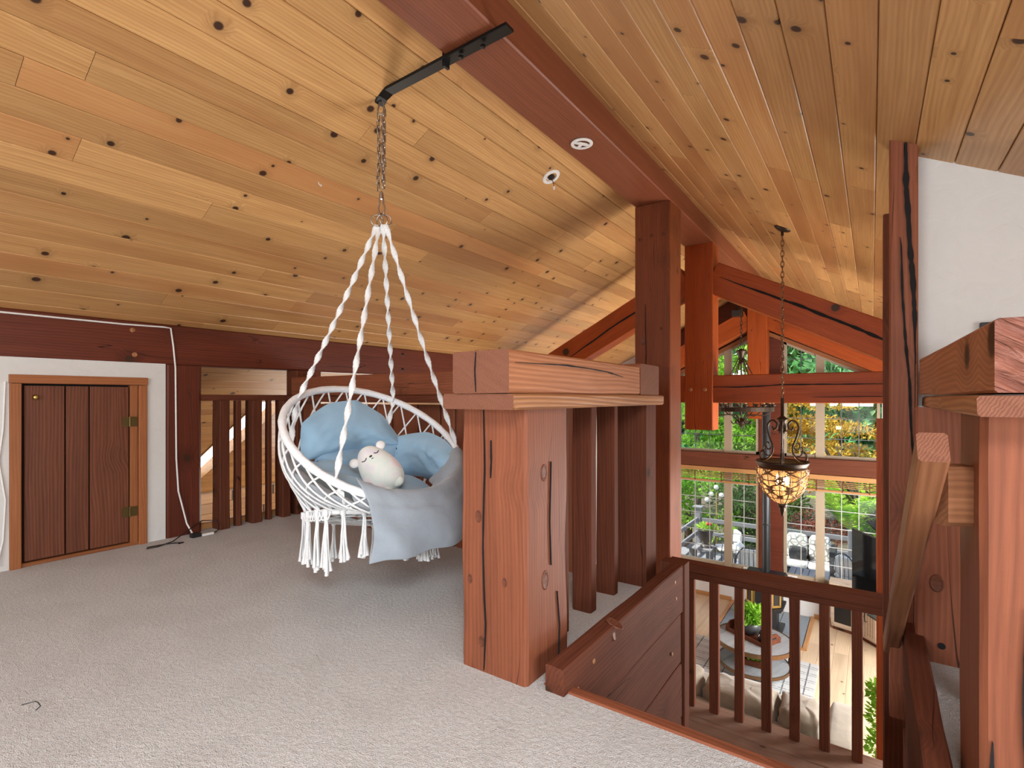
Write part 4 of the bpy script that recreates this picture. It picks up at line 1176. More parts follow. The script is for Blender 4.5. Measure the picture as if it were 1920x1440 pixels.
for k in range(3):
    a = R_(35 + 120 * k); ax = Vector((math.cos(a), math.sin(a), 0)); az = Vector((0, 0, 1)); c = Vector((LX, LY, 0))
    def q(r, z): return c + ax * r + az * z
    main = bez([q(.10, .83), q(.085, .80), q(.06, .815), q(.055, .855), q(.09, .885), q(.135, .86), q(.148, .80), q(.125, .72), q(.095, .64), q(.105, .57), q(.16, .515), q(.205, .51), q(.225, .545), q(.205, .59), q(.175, .60)])
    mb = MB().tube(main, .0095, 7)
    mb.tube(bez([q(.10, .66), q(.12, .62), q(.15, .62), q(.16, .655), q(.145, .68), q(.13, .665)]), .006, 6)
    mb.tube(bez([q(.13, .555), q(.17, .565), q(.19, .61), q(.175, .64), q(.16, .625)]), .006, 6)
    mb.build('scroll_arm', 'iron', lp, smooth=True)
MB().lathe([(.212, .515), (.222, .52), (.216, .50), (.200, .475), (.196, .455), (.188, .455), (.192, .475), (.206, .505), (.212, .515)], c=(LX, LY, 0), n=36, caps=False).build('rim_band', 'iron', lp, smooth=True)
def bowlr(f): return .192 * (1 - f ** 2.1) ** .62 + .022          # f 0 top .. 1 tip
def onb(a, f, e=0): r = bowlr(f) + e; return Vector((LX + r * math.cos(a), LY + r * math.sin(a), .455 - .33 * f))
mb = MB()
ncol = 14
for i in range(ncol):
    a = 2 * PI * i / ncol; da = 2 * PI / ncol
    for row, (f0, f1) in enumerate(((.02, .30), (.30, .56), (.56, .80))):
        sg = 1 if (i + row) % 2 else -1
        pts = []
        for t_ in range(25):
            w = t_ / 24
            ang = -2.2 + w * 4.4 + PI * .5
            pts.append((a + sg * da * (.5 * math.sin(2 * PI * w)) * .95, f0 + (f1 - f0) * w))
        mb.tube([onb(x, y) for x, y in pts], .0062, 5)
        for cx_, cy_ in ((a + sg * da * .28, f0 + (f1 - f0) * .30), (a - sg * da * .28, f0 + (f1 - f0) * .70)):
            mb.tube([onb(cx_ + da * .17 * (1 - k / 20) * math.cos(k * .62), cy_ + (f1 - f0) * .15 * (1 - k / 20) * math.sin(k * .62)) for k in range(17)], .0042, 5)
    mb.tube([onb(a + da / 2, f) for f in [k / 12 * .95 for k in range(13)]], .0045, 5)
for f in (.0, .30, .56, .80): mb.tube([onb(2 * PI * k / 48, f) for k in range(48)], .0042, 5, loop=True)
mb.build('scroll_basket', 'bronze', lp, smooth=True)
MB().lathe([(bowlr(k / 14 * .98) - .010, .455 - .33 * k / 14 * .98) for k in range(15)], c=(LX, LY, 0), n=28, caps=False).build('lining', 'amber', lp, smooth=True)
MB().lathe([(.03, .135), (.042, .12), (.036, .10), (.022, .085), (.028, .07), (.018, .05), (.012, .03), (.004, .008)], c=(LX, LY, 0), n=14).build('finial', 'iron', lp, smooth=True)
for k in range(3):
    a = R_(-25 + 120 * k); x, y = LX + .045 * math.cos(a), LY + .045 * math.sin(a)
    MB().tube([(x, y, .235), (x, y, .30)], .010, 8).build('candle_sleeve', 'candle', lp)
    MB().lathe([(.007, .30), (.017, .325), (.016, .35), (.006, .385), (.001, .40)], c=(x, y, 0), n=10).build('bulb', 'bulb', lp, smooth=True)
    light('lantern_bulb', 'POINT', (x, y, .345), 5, (1, .68, .36), .02)

# ------------------------------------------------------------------ wheel chandelier further in
WX, WY = -1.548, 8.0
wc_ = thing('wheel_chandelier', 'dark iron ring chandelier with candle cups, behind the collar beam', 'chandelier', (WX, WY, .93))
chain_of(wc_, WX, WY, roof(WX) - .32, 1.80, .055, .038, .014, .0045, 'iron')
MB().lathe([(.02, 1.80), (.075, 1.775), (.07, 1.76), (.045, 1.70), (.03, 1.62), (.045, 1.60), (.012, 1.58), (.012, .70)], c=(WX, WY, 0), n=14).build('stem', 'iron', wc_, smooth=True)
MB().lathe([(.40, .90), (.425, .90), (.425, .96), (.40, .96), (.40, .90)], c=(WX, WY, 0), n=40, caps=False).build('ring', 'iron', wc_)
for k in range(6):
    a = 2 * PI * k / 6 + .3; ax = Vector((math.cos(a), math.sin(a), 0)); c = Vector((WX, WY, 0))
    MB().tube(bez([c + ax * .04 + Vector((0, 0, 1.66)), c + ax * .10 + Vector((0, 0, 1.52)), c + ax * .22 + Vector((0, 0, 1.30)), c + ax * .38 + Vector((0, 0, 1.08)), c + ax * .41 + Vector((0, 0, .95))], 8), .008, 6).build('stay', 'iron', wc_, smooth=True)
    MB().tube(bez([c + ax * .40 + Vector((0, 0, .90)), c + ax * .28 + Vector((0, 0, .84)), c + ax * .14 + Vector((0, 0, .85)), c + ax * .06 + Vector((0, 0, .76)), c + ax * .11 + Vector((0, 0, .72)), c + ax * .14 + Vector((0, 0, .76))], 8), .008, 6).build('lower_scroll', 'iron', wc_, smooth=True)
MB().lathe([(.02, .80), (.06, .77), (.075, .74), (.05, .71), (.02, .69), (.012, .66), (.002, .63)], c=(WX, WY, 0), n=14).build('lower_boss', 'iron', wc_, smooth=True)
for k in range(10):
    a = 2 * PI * k / 10; x, y = WX + .412 * math.cos(a), WY + .412 * math.sin(a)
    MB().lathe([(.012, .96), (.04, .985), (.045, 1.0), (.02, 1.0)], c=(x, y, 0), n=10).build('candle_cup', 'iron', wc_, smooth=True)
    MB().tube([(x, y, 1.0), (x, y, 1.08)], .017, 8).build('candle_sleeve', 'candle', wc_)
sp_ = thing('ceiling_speaker', 'small black speaker box on the ceiling beside the far ridge', 'speaker', (-1.9, 9.55, 2.52))
MB().box((-1.99, 9.45, 2.50), (-1.83, 9.62, 2.60)).build('cabinet', 'black_plastic', sp_, bevel=.006)
MB().box((-1.93, 9.52, 2.60), (-1.91, 9.55, roof(-1.92))).build('bracket', 'black_metal', sp_)

# ------------------------------------------------------------------ blinds on the lower windows
for x0, x1, lab in ((-3.38, -1.66, 'raised wooden slat blind over the lower window left of the stove pipe'), (-1.28, .12, 'raised wooden slat blind over the lower window right of the stove pipe')):
    b = thing('window_blind', lab, 'blind', ((x0 + x1) / 2, YF - .06, -.25), 'blinds on the lower windows')
    tbox('headrail', x0, x1, YF - .10, YF - .03, -.275, -.195, 'X', 'blindwood', b, jit=0)
    for k in range(4):
        z = -.30 - k * .028
        tbox('slat', x0 + .01, x1 - .01, YF - .085, YF - .035, z - .010, z, 'X', 'blindwood', b, jit=0, ch=.002)
    tbox('bottom_rail', x0 + .01, x1 - .01, YF - .088, YF - .032, -.475, -.44, 'X', 'blindwood', b, jit=0)
    for k in range(4):
        x = x0 + .15 + (x1 - x0 - .3) * k / 3
        MB().box((x - .008, YF - .092, -.46), (x + .008, YF - .089, -.27)).build('cord_tape', 'brown', b)

# ------------------------------------------------------------------ great room below
hp = thing('hearth_pad', 'blue slate hearth pad with oak border under the stove', 'hearth', (-1.45, 9.4, G))
tl = [(-2.05, -1.66), (-1.65, -1.26), (-1.25, -.86)]
for a, b in tl:
    for c, d in ((8.78, 9.19), (9.2, 9.62), (9.63, 10.06)):
        MB().box((a, c, G + .001), (b, d, G + .022 + random.uniform(-.002, .002))).build('tile', 'slate', hp, bevel=.003)
for a, b, c, d in ((-2.12, -2.06, 8.71, 10.08), (-.85, -.79, 8.71, 10.08)): tbox('border', a, b, c, d, G, G + .03, 'Y', 'oaktrim', hp)
tbox('border', -2.06, -.85, 8.71, 8.77, G, G + .03, 'X', 'oaktrim', hp)

sv = thing('wood_stove', 'black pedestal wood stove with brass-trimmed glass front and tall flue', 'stove', (-1.43, 9.2, G + .025))
def oct_(w, d, c, x=-1.43, y=9.2): return [(x - w, y + d), (x - w, y - d + c), (x - w + c, y - d), (x + w - c, y - d), (x + w, y - d + c), (x + w, y + d)]
MB().prism(oct_(.19, .17, .07), G + .025, -2.27).build('pedestal', 'stove_black', sv, bevel=.008)
MB().prism(oct_(.27, .25, .10), G + .025, G + .06).build('foot', 'stove_black', sv, bevel=.01)
MB().prism(oct_(.26, .24, .11), -2.30, -2.26).prism(oct_(.285, .265, .12), -2.26, -2.23).build('ledge', 'stove_black', sv, bevel=.008)
MB().prism(oct_(.245, .225, .115), -2.23, -1.80).build('firebox', 'stove_black', sv, bevel=.006)
MB().prism(oct_(.28, .26, .12), -1.80, -1.765).build('top_plate', 'stove_black', sv, bevel=.01)
pl = oct_(.248, .228, .116)
for i in range(1, 4):
    (xa, ya_), (xb, yb_) = pl[i], pl[i + 1]
    if i == 1 or i == 3 or i == 2:
        p, q = Vector((xa, ya_, 0)), Vector((xb, yb_, 0)); dd = (q - p).normalized(); nn = Vector((dd.y, -dd.x, 0)); L = (q - p).length
        mt = Matrix((dd, Vector((0, 0, 1)), nn)).transposed().to_4x4(); mt.translation = p
        MB().box((.02, -2.19, 0), (L - .02, -1.83, .004)).build('door_glass', 'stove_glass', sv, matrix=mt)
        mb = MB()
        for a in ((0, -2.22, L, -2.185), (0, -1.84, L, -1.805), (0, -2.22, .028, -1.805), (L - .028, -2.22, L, -1.805)): mb.box((a[0], a[1], 0), (a[2], a[3], .012))
        mb.build('brass_frame', 'brass', sv, matrix=mt)
for k in range(3):
    pass
MB().tube([(-1.43, 9.36, -1.77), (-1.43, 9.36, .90), (-1.43, 9.40, .98), (-1.43, 9.6, 1.05), (-1.43, YF, 1.06)], .062, 18).build('flue_pipe', 'pipe', sv, smooth=True)
for z in (-1.0, -.2, .5): MB().lathe([(.063, z), (.067, z + .01), (.063, z + .02)], c=(-1.43, 9.36, 0), n=18, caps=False).build('pipe_joint', 'pipe', sv)

rg_t = NT('grid_rug')
v = rg_t.coords(False)
sx = rg_t.n('SeparateXYZ', None, Vector=v)
def lines(c, per, wid):
    f = rg_t.math('FRACT', rg_t.math('DIVIDE', c, per))
    return rg_t.math('LESS_THAN', f, wid / per)
ln = rg_t.math('MAXIMUM', lines(sx.outputs[0], .24, .016), rg_t.math('MAXIMUM', lines(sx.outputs[1], .20, .012), lines(rg_t.math('ADD', sx.outputs[1], .05), .20, .010)))
dots = rg_t.math('GREATER_THAN', rg_t.n('TexNoise', None, Vector=v, Scale=60.0).outputs[0], .40)
M['rug'] = rg_t.bsdf(rg_t.mix(rg_t.math('MULTIPLY', ln, dots), (.48, .49, .485), (.08, .09, .10)), .95, rg_t.n('TexNoise', None, Vector=v, Scale=200.0).outputs[0], .6, .006)
rg = MB().box((-3.3, 6.2, G), (-.60, 8.33, G + .014)).build('area_rug', 'rug', None, bevel=.004)
tag(rg, 'pale grey rug with a thin dark grid under the round table', 'rug')

ct = thing('coffee_table', 'round two-tier coffee table of grey planks with bronze rim', 'table', (-1.33, 7.66, G + .014))
def plank_disc(z, r, parent, n=7):
    w = 2 * r / n
    for k in range(n):
        y0, y1 = -r + k * w + .002, -r + (k + 1) * w - .002
        pts = []
        for j in range(9):
            y = y0 + (y1 - y0) * j / 8; pts.append((math.sqrt(max(0.0004, r * r - y * y)), y))
        pol = [(x, y) for x, y in pts] + [(-x, y) for x, y in reversed(pts)]
        MB().prism(pol, -.022, 0).build('plank', 'greywood', parent, matrix=Matrix.Translation((-1.33, 7.66, z)) @ Matrix.Rotation(R_(72), 4, 'Z'))
plank_disc(-2.195, .485, ct); plank_disc(-2.50, .44, ct, 5)
MB().lathe([(.486, -2.245), (.50, -2.245), (.50, -2.19), (.486, -2.19), (.486, -2.245)], c=(-1.33, 7.66, 0), n=48, caps=False).build('rim', 'bronze', ct)
MB().lathe([(.442, -2.535), (.455, -2.535), (.455, -2.495), (.442, -2.495), (.442, -2.535)], c=(-1.33, 7.66, 0), n=48, caps=False).build('rim', 'bronze', ct)
for k in range(4):
    a = R_(25 + 90 * k); x, y = -1.33 + .47 * math.cos(a), 7.66 + .47 * math.sin(a)
    MB().tube([(x, y, -2.24), (-1.33 + .452 * math.cos(a), 7.66 + .452 * math.sin(a), -2.5), (-1.33 + .49 * math.cos(a), 7.66 + .49 * math.sin(a), G + .014)], .012, 6).build('leg', 'black_metal', ct)
TR = Matrix.Translation((-1.35, 7.72, -2.194)) @ Matrix.Rotation(R_(-28), 4, 'Z')
ty = thing('serving_tray', 'brown wooden tray with raised ends on the round table', 'tray', (-1.35, 7.72, -2.194))
MB().box((-.29, -.17, .001), (.29, .17, .015)).build('base', 'brown', ty, matrix=TR)
for sy in (-1, 1): MB().box((-.29, sy * .17 - .008, .0), (.29, sy * .17 + .008, .055)).build('side', 'brown', ty, matrix=TR)
for sx_ in (-1, 1):
    MB().rings([[(sx_ * .29 + o, -.178, 0), (sx_ * .29 + o, .178, 0), (sx_ * .29 + o, .178, .07), (sx_ * .29 + o, .10, .13), (sx_ * .29 + o, -.10, .13), (sx_ * .29 + o, -.178, .07)] for o in (-.008, .008)]).build('end', 'brown', ty, matrix=TR)
    MB().tube([(sx_ * .302, -.06, .085), (sx_ * .325, -.05, .09), (sx_ * .325, .05, .09), (sx_ * .302, .06, .085)], .006, 6).build('handle', 'black_metal', ty, matrix=TR)
def leaves(center, rad_, n, size, parent, name, mat, up=.3, shell=.4, droop=0.0):
    vs, fs = [], []
    for i in range(n):
        while True:
            p = Vector((random.uniform(-1, 1), random.uniform(-1, 1), random.uniform(-1, 1)))
            if shell < p.length <= 1: break
        d = p.normalized()
        c = Vector((center[0] + p.x * rad_[0], center[1] + p.y * rad_[1], center[2] + p.z * rad_[2] - droop * (p.x ** 2 + p.y ** 2)))
        t1 = (d + Vector((random.gauss(0, .6), random.gauss(0, .6), random.gauss(up, .6)))).normalized()
        t2 = t1.cross(Vector((random.gauss(0, 1), random.gauss(0, 1), random.gauss(0, 1)))).normalized()
        s = size * random.uniform(.6, 1.3)
        o = len(vs)
        nn = t1.cross(t2) * s * .12
        vs += [tuple(c - t1 * s * .5), tuple(c + t2 * s * .26 + nn), tuple(c + t1 * s * .6), tuple(c - t2 * s * .26 + nn)]
        fs.append((o, o + 1, o + 2, o + 3))
    me = bpy.data.meshes.new(name); me.from_pydata(vs, [], fs); me.materials.append(M[mat]); me.update()
    return link(name, me, parent)
pp = thing('potted_plant', 'leafy green plant in a dark round bowl on the tray', 'plant', (-1.38, 7.74, -2.178))
MB().lathe([(.06, -2.178), (.10, -2.15), (.135, -2.08), (.13, -2.02), (.105, -1.985), (.095, -1.985), (.11, -2.02), (.0, -2.03)], c=(-1.38, 7.74, 0), n=24, caps=False).build('bowl', 'pot', pp, smooth=True)
leaves((-1.38, 7.74, -1.90), (.20, .20, .15), 420, .085, pp, 'foliage', 'leaf_green', .6, .2)
jr = thing('glass_jar', 'small dark jar standing beside the bowl on the tray', 'jar', (-1.22, 7.60, -2.178))
MB().lathe([(.035, -2.178), (.045, -2.16), (.045, -2.11), (.03, -2.09), (.03, -2.075)], c=(-1.22, 7.60, 0), n=14).build('body', 'stove_glass', jr, smooth=True)
MB().lathe([(.032, -2.075), (.032, -2.062), (.01, -2.06)], c=(-1.22, 7.60, 0), n=14).build('lid', 'black_metal', jr)
bk = thing('photo_frame', 'small silver framed picture propped at the end of the tray', 'frame', (-1.12, 7.56, -2.178))
mt = Matrix.Translation((-1.115, 7.575, -2.178)) @ Matrix.Rotation(R_(60), 4, 'Z') @ Matrix.Rotation(R_(-12), 4, 'X')
MB().box((-.06, -.006, 0), (.06, .006, .15)).build('frame', 'chain', bk, matrix=mt, bevel=.003)
MB().box((-.045, -.008, .018), (.045, -.006, .132)).build('picture', 'stove_glass', bk, matrix=mt)
p2_ = thing('planter_box', 'low dark wood planter with green leaves on the lower table tier', 'plant', (-1.30, 7.55, -2.498))
MB().box((-1.46, 7.47, -2.498), (-1.14, 7.63, -2.42)).build('box', 'brown', p2_, bevel=.004)
leaves((-1.30, 7.55, -2.37), (.17, .09, .07), 220, .06, p2_, 'foliage', 'leaf_green', .5, .1)

so = thing('sofa', 'beige linen sofa seen from behind below the landing railing', 'sofa', (-1.6, 5.5, G))
def cushion(name, x0, x1, y0, y1, z0, z1, mat, parent, puff=.06, n=14, wr=.012):
    sd = random.random() * 40; mb = MB(); rs = []
    cx, cy, cz_ = (x0 + x1) / 2, (y0 + y1) / 2, (z0 + z1) / 2; a, b, c = (x1 - x0) / 2, (y1 - y0) / 2, (z1 - z0) / 2
    m = 20
    for i in range(n + 1):
        ph = PI * min(max(i / n, .01), .99); r = []
        for k in range(m * 2):
            th_ = PI * k / m
            def se(w, e): return math.copysign(abs(w) ** e, w)
            x = se(math.sin(ph), .35) * se(math.cos(th_), .35); y = se(math.sin(ph), .35) * se(math.sin(th_), .35); z = -se(math.cos(ph), .5)
            w = noise.noise(Vector((x * 4, y * 3 + sd, z * 5))) * wr
            r.append((cx + x * (a + w), cy + y * (b + w), cz_ + z * (c + w * .6)))
        rs.append(r)
    return mb.rings(rs).build(name, mat, parent, smooth=True)
tbox('leg', -3.3, -3.24, 5.25, 5.31, G, G + .12, 'Z', 'brown', so); tbox('leg', -.30, -.24, 5.25, 5.31, G, G + .12, 'Z', 'brown', so)
tbox('leg', -3.3, -3.24, 6.1, 6.16, G, G + .12, 'Z', 'brown', so); tbox('leg', -.30, -.24, 6.1, 6.16, G, G + .12, 'Z', 'brown', so)
cushion('base', -3.4, -.12, 5.20, 6.30, G + .10, -2.22, 'sofa', so, wr=.004)
cushion('back_frame', -3.4, -.12, 5.18, 5.46, G + .12, -1.95, 'sofa', so, wr=.004)
cushion('arm', -3.42, -3.18, 5.2, 6.3, G + .12, -1.98, 'sofa', so, wr=.004)
cushion('arm', -.36, -.10, 5.2, 6.3, G + .12, -1.98, 'sofa', so, wr=.004)
for a, b in ((-2.92, -2.20), (-2.19, -1.46), (-1.43, -.745), (-.735, -.38)):
    cushion('back_cushion', a, b, 5.36, 5.80, -2.28, -1.80, 'sofa', so, wr=.035)
for a, b in ((-3.17, -2.1), (-2.1, -.37)): cushion('seat_cushion', a, b, 5.72, 6.33, -2.28, -2.14, 'sofa', so)

pt2 = thing('potted_tree', 'bright green potted tree beside the landing, low at the stair foot', 'plant', (.13, 5.25, G))
MB().lathe([(.11, G), (.15, G + .05), (.17, G + .3), (.16, G + .32), (.15, G + .3), (.0, G + .28)], c=(.13, 5.25, 0), n=20, caps=False).build('pot', 'pot', pt2, smooth=True)
MB().tube([(.13, 5.25, G + .28), (.14, 5.24, -2.0), (.13, 5.25, -1.4)], .02, 8).build('trunk', 'bark', pt2, smooth=True)
for k, (x, y, z, r) in enumerate(((.10, 5.25, -1.36, .14), (.12, 5.22, -1.55, .17), (.13, 5.27, -1.8, .18), (.14, 5.25, -2.05, .17))):
    leaves((x, y, z), (r, r, r * 1.1), 420, .05, pt2, 'foliage', 'leaf_green', .3, .3)
bs = thing('wicker_basket', 'round woven basket on the floor beside the sofa arm', 'basket', (.10, 5.75, G))
MB().lathe([(.13, G), (.17, G + .1), (.175, G + .25), (.16, G + .36), (.15, G + .36), (.16, G + .25), (.12, G + .02)], c=(.10, 5.75, 0), n=24, caps=False).build('body', 'whitewash', bs, smooth=True)
for k in range(8): MB().tube([(.10 + (.165 + .01 * math.sin(k)) * math.cos(2 * PI * q / 24), 5.75 + (.165 + .01 * math.sin(k)) * math.sin(2 * PI * q / 24), G + .04 + k * .042) for q in range(24)], .012, 5, loop=True).build('weave', 'brown' if k % 2 else 'whitewash', bs)

# corner cabinet, screen
mc = thing('media_cabinet', 'washed oak corner cabinet with dark mesh door and arched pulls', 'cabinet', (0, 9.5, G))
MB().prism([(-.54, 9.80), (-.22, 9.70), (.50, 8.92), (1.55, 8.92), (1.55, YF - .03), (-.54, YF - .03)], G + .06, -1.93).build('body', 'whitewash', mc, bevel=.004)
MB().prism([(-.52, 9.83), (-.21, 9.73), (.51, 8.95), (1.55, 8.95), (1.55, YF - .03), (-.52, YF - .03)], G, G + .06).build('plinth', 'brown', mc)
MB().prism([(-.57, 9.77), (-.24, 9.67), (.48, 8.89), (1.58, 8.89), (1.58, YF - .03), (-.57, YF - .03)], -1.93, -1.89).build('top', 'whitewash', mc, bevel=.004)
def front(p, q): 
    p, q = Vector((*p, 0)), Vector((*q, 0)); dd = (q - p).normalized(); nn = Vector((dd.y, -dd.x, 0))
    mt = Matrix((dd, Vector((0, 0, 1)), nn)).transposed().to_4x4(); mt.translation = p
    return mt, (q - p).length
mt, L = front((-.54, 9.80), (-.22, 9.70))
d_ = MB()
for a in ((.0, -2.56, .045, -1.95), (L - .045, -2.56, L, -1.95), (0, -2.56, L, -2.515), (0, -1.995, L, -1.95)): d_.box((a[0], a[1], .001), (a[2], a[3], .02))
d_ = d_.build('door', 'whitewash', mc, matrix=mt)
o = MB().box((.04, -2.52, .002), (L - .04, -1.99, .010)).build('mesh_panel', 'black_plastic', d_, matrix=mt)
o = MB().ball((L - .022, -2.25, .03), .012, 8, 6).build('knob', 'iron', d_, matrix=mt)
mt, L = front((-.22, 9.70), (.50, 8.92))
for k in range(2):
    a0 = .015 + k * .20
    d_ = MB()
    d_.box((a0, -2.56, .001), (a0 + .19, -1.95, .018))
    d_ = d_.build('door', 'whitewash', mc, matrix=mt, bevel=.002)
    for q in (.05, .095, .14): MB().box((a0 + q - .002, -2.52, .018), (a0 + q + .002, -1.99, .0195)).build('groove', 'brown', d_, matrix=mt)
    xh = a0 + (.165 if k == 0 else .025)
    MB().tube([(xh, -2.16, .018), (xh, -2.17, .045), (xh, -2.24, .055), (xh, -2.31, .045), (xh, -2.32, .018)], .007, 6).build('pull', 'iron', d_, matrix=mt)
MB().box((.43, -2.54, .001), (.75, -1.97, .006)).build('dark_bay_sheet', 'stove_black', mc, matrix=mt)  # flat black sheet stands for the dark inside of the bay
MB().box((.42, -2.27, .001), (.76, -2.24, .012)).build('shelf', 'whitewash', mc, matrix=mt)
tv = thing('television', 'black flat television angled in the corner on the cabinet', 'television', (.1, 8.7, -1.89))
pa_, pb_ = Vector((-.242, 9.0, 0)), Vector((.42, 7.95, 0))
dd = (pb_ - pa_).normalized(); nn = Vector((dd.y, -dd.x, 0))
mt = Matrix((dd, Vector((0, 0, 1)), nn)).transposed().to_4x4(); mt.translation = pa_
W_ = (pb_ - pa_).length
MB().box((0, -1.69, -.035), (W_, -.81, .0)).build('housing', 'black_plastic', tv, matrix=mt, bevel=.004)
MB().box((.012, -1.675, .0), (W_ - .012, -.825, .002)).build('screen', 'screen', tv, matrix=mt)
MB().box((W_ / 2 - .05, -1.89, -.06), (W_ / 2 + .05, -1.2, -.036)).box((W_ / 2 - .2, -1.90, -.15), (W_ / 2 + .2, -1.885, .05)).build('stand', 'black_plastic', tv, matrix=mt)

# ------------------------------------------------------------------ outside: deck, furniture, garden
DK = -2.72
dk = struct('floor.003', (-1.6, 12, DK), 'grey timber deck outside')
for k in range(20):
    y0 = YF + .2 + k * .15
    MB().box((-4.2, y0, DK - .03), (3.0, y0 + .143, DK)).build('board', 'deckwood', dk)
gd = struct('ground', (-2, 20, -3.2), 'garden ground beyond the deck')
MB().grid([[(x, y, -3.3 + max(0, (y - 13.5)) * .10 + .15 * noise.noise(Vector((x * .4, y * .4, 1)))) for x in range(-40, 31, 2)] for y in list(range(12, 48, 2))]).build('soil', 'soil', gd)
MB().box((-30, 9.8, -3.6), (30, 13.6, -2.95)).build('soil', 'soil', gd)
dr_ = thing('deck_railing', 'grey painted timber railing round the deck', 'railing', (-1.6, 13, DK))
for x in (-3.52, -2.05, -.35, 1.3): tbox('post', x - .07, x + .07, 12.98, 13.12, DK, -1.72 if x > -3 else -1.62, 'Z', 'deckwood', dr_)
tbox('post_cap', -3.63, -3.41, 12.94, 13.16, -1.62, -1.58, 'X', 'deckwood', dr_)
for z0, z1 in ((-1.95, -1.85), (-2.27, -2.17), (-2.58, -2.50)):
    tbox('rail', -3.52, 1.3, 13.0, 13.05, z0, z1, 'X', 'deckwood', dr_)
    tbox('side_rail', -3.55, -3.50, 11.0, 13.0, z0, z1, 'Y', 'deckwood', dr_)
tbox('post', -3.58, -3.46, 10.95, 11.07, DK, -1.75, 'Z', 'deckwood', dr_)
be = thing('deck_bench', 'grey slatted deck bench under the black urn', 'bench', (-3.2, 12.2, DK))
for k in range(3): tbox('slat', -3.5, -2.95, 12.0 + k * .16, 12.15 + k * .16, -2.37, -2.33, 'X', 'deckwood', be)
for x in (-3.45, -3.08): tbox('leg', x, x + .08, 12.05, 12.42, DK, -2.37, 'Z', 'deckwood', be)
ur = thing('urn_planter', 'black urn with red geranium standing on the bench', 'planter', (-3.12, 12.22, -2.33))
MB().lathe([(.13, -2.33), (.12, -2.29), (.05, -2.25), (.05, -2.22), (.12, -2.18), (.145, -2.05), (.165, -1.95), (.18, -1.94), (.17, -1.92), (.15, -1.95), (0, -1.96)], c=(-3.12, 12.22, 0), n=22, caps=False).build('urn', 'urn', ur, smooth=True)
leaves((-3.12, 12.22, -1.87), (.19, .19, .10), 220, .07, ur, 'foliage', 'leaf_green', .5, .1)
for p in ((-3.05, 12.10, -1.77), (-3.02, 12.2, -1.79)): MB().ball(p, .035, 8, 6).build('flower', 'red_flower', ur, smooth=True)
ll = thing('garden_light', 'white globe cluster lamp on a thin pole beyond the bench', 'lamp', (-3.15, 13.3, -3.0))
MB().tube([(-3.15, 13.3, -3.05), (-3.15, 13.3, -1.25)], .018, 8).build('pole', 'brass', ll)
for dx, dz in ((-.12, -1.3), (.12, -1.3), (0, -1.12), (-.22, -1.45), (.25, -1.45)):
    MB().tube([(-3.15, 13.3, -1.45), (-3.15 + dx, 13.3, dz - .06)], .01, 6).build('arm', 'patio_metal', ll)
    MB().ball((-3.15 + dx, 13.3, dz), .06, 10, 7).build('globe', 'white_plastic', ll, smooth=True)
def place(o, mt): o.matrix_basis = mt
def patio_chair(x, y, rz, label, seat='white_plastic'):
    c = thing('patio_chair', label, 'chair', (x, y, DK), 'metal chairs on the deck')
    mt = Matrix.Translation((x, y, DK)) @ Matrix.Rotation(rz, 4, 'Z')
    for sx_ in (-1, 1):
        for sy in (-1, 1): MB().tube([(sx_ * .23, sy * .22, 0), (sx_ * .22, sy * .21, .40)], .012, 6).build('leg', 'patio_metal', c, matrix=mt)
    hoop = [(.27 * math.cos(PI * k / 14), .24 + .06 * math.sin(PI * k / 14), .42 + .48 * math.sin(PI * k / 14)) for k in range(15)]
    MB().tube(hoop, .013, 7).build('back_hoop', 'patio_metal', c, smooth=True, matrix=mt)
    for k in range(5):
        xx = -.16 + .08 * k
        MB().tube([(xx, .25, .42), (xx, .28, .42 + .45 * math.sqrt(max(0, 1 - (xx / .27) ** 2)))], .006, 5).build('back_bar', 'patio_metal', c, matrix=mt)
    for sx_ in (-1, 1): MB().tube([(sx_ * .26, .22, .62), (sx_ * .28, 0, .64), (sx_ * .27, -.2, .60), (sx_ * .24, -.22, .40)], .011, 6).build('arm', 'patio_metal', c, smooth=True, matrix=mt)
    place(cushion('seat_pad', -.24, .24, -.24, .24, .39, .46, 'plush_white', c), mt)
    place(cushion('back_pad', -.20, .20, .17, .25, .45, .82, 'plush_white', c), mt)
patio_chair(-2.66, 12.3, R_(-60), 'metal deck chair with pale cushion beside the urn bench')
patio_chair(-2.02, 11.2, R_(190), 'round-backed metal deck chair nearest the narrow window light')
patio_chair(-.30, 11.7, R_(150), 'round-backed metal deck chair behind the television')
gt = thing('patio_table', 'small round glass patio table with metal legs', 'table', (-2.3, 11.72, DK))
MB().lathe([(.0, -2.24), (.27, -2.24), (.28, -2.235), (.27, -2.23), (0, -2.23)], c=(-2.3, 11.72, 0), n=24, caps=False).build('top', 'stove_glass', gt)
for k in range(3): MB().tube([(-2.3 + .2 * math.cos(k * 2.1), 11.72 + .2 * math.sin(k * 2.1), -2.24), (-2.3 + .24 * math.cos(k * 2.1), 11.72 + .24 * math.sin(k * 2.1), DK)], .012, 6).build('leg', 'patio_metal', gt)
la = thing('candle_lantern', 'small white candle lantern on the glass patio table', 'lantern', (-2.3, 11.72, -2.23))
mb = MB()
for sx_ in (-1, 1):
    for sy in (-1, 1): mb.box((-2.3 + sx_ * .06 - .008, 11.72 + sy * .06 - .008, -2.21), (-2.3 + sx_ * .06 + .008, 11.72 + sy * .06 + .008, -2.05))
mb.build('frame', 'white_plastic', la)
MB().box((-2.375, 11.645, -2.229), (-2.225, 11.795, -2.205)).build('base', 'white_plastic', la)
MB().lathe([(.11, -2.05), (.03, -1.97), (.01, -1.95)], c=(-2.3, 11.72, 0), n=4).build('roof', 'white_plastic', la)
MB().tube([(-2.3, 11.72, -2.205), (-2.3, 11.72, -2.12)], .025, 10).build('candle', 'plush_white', la)
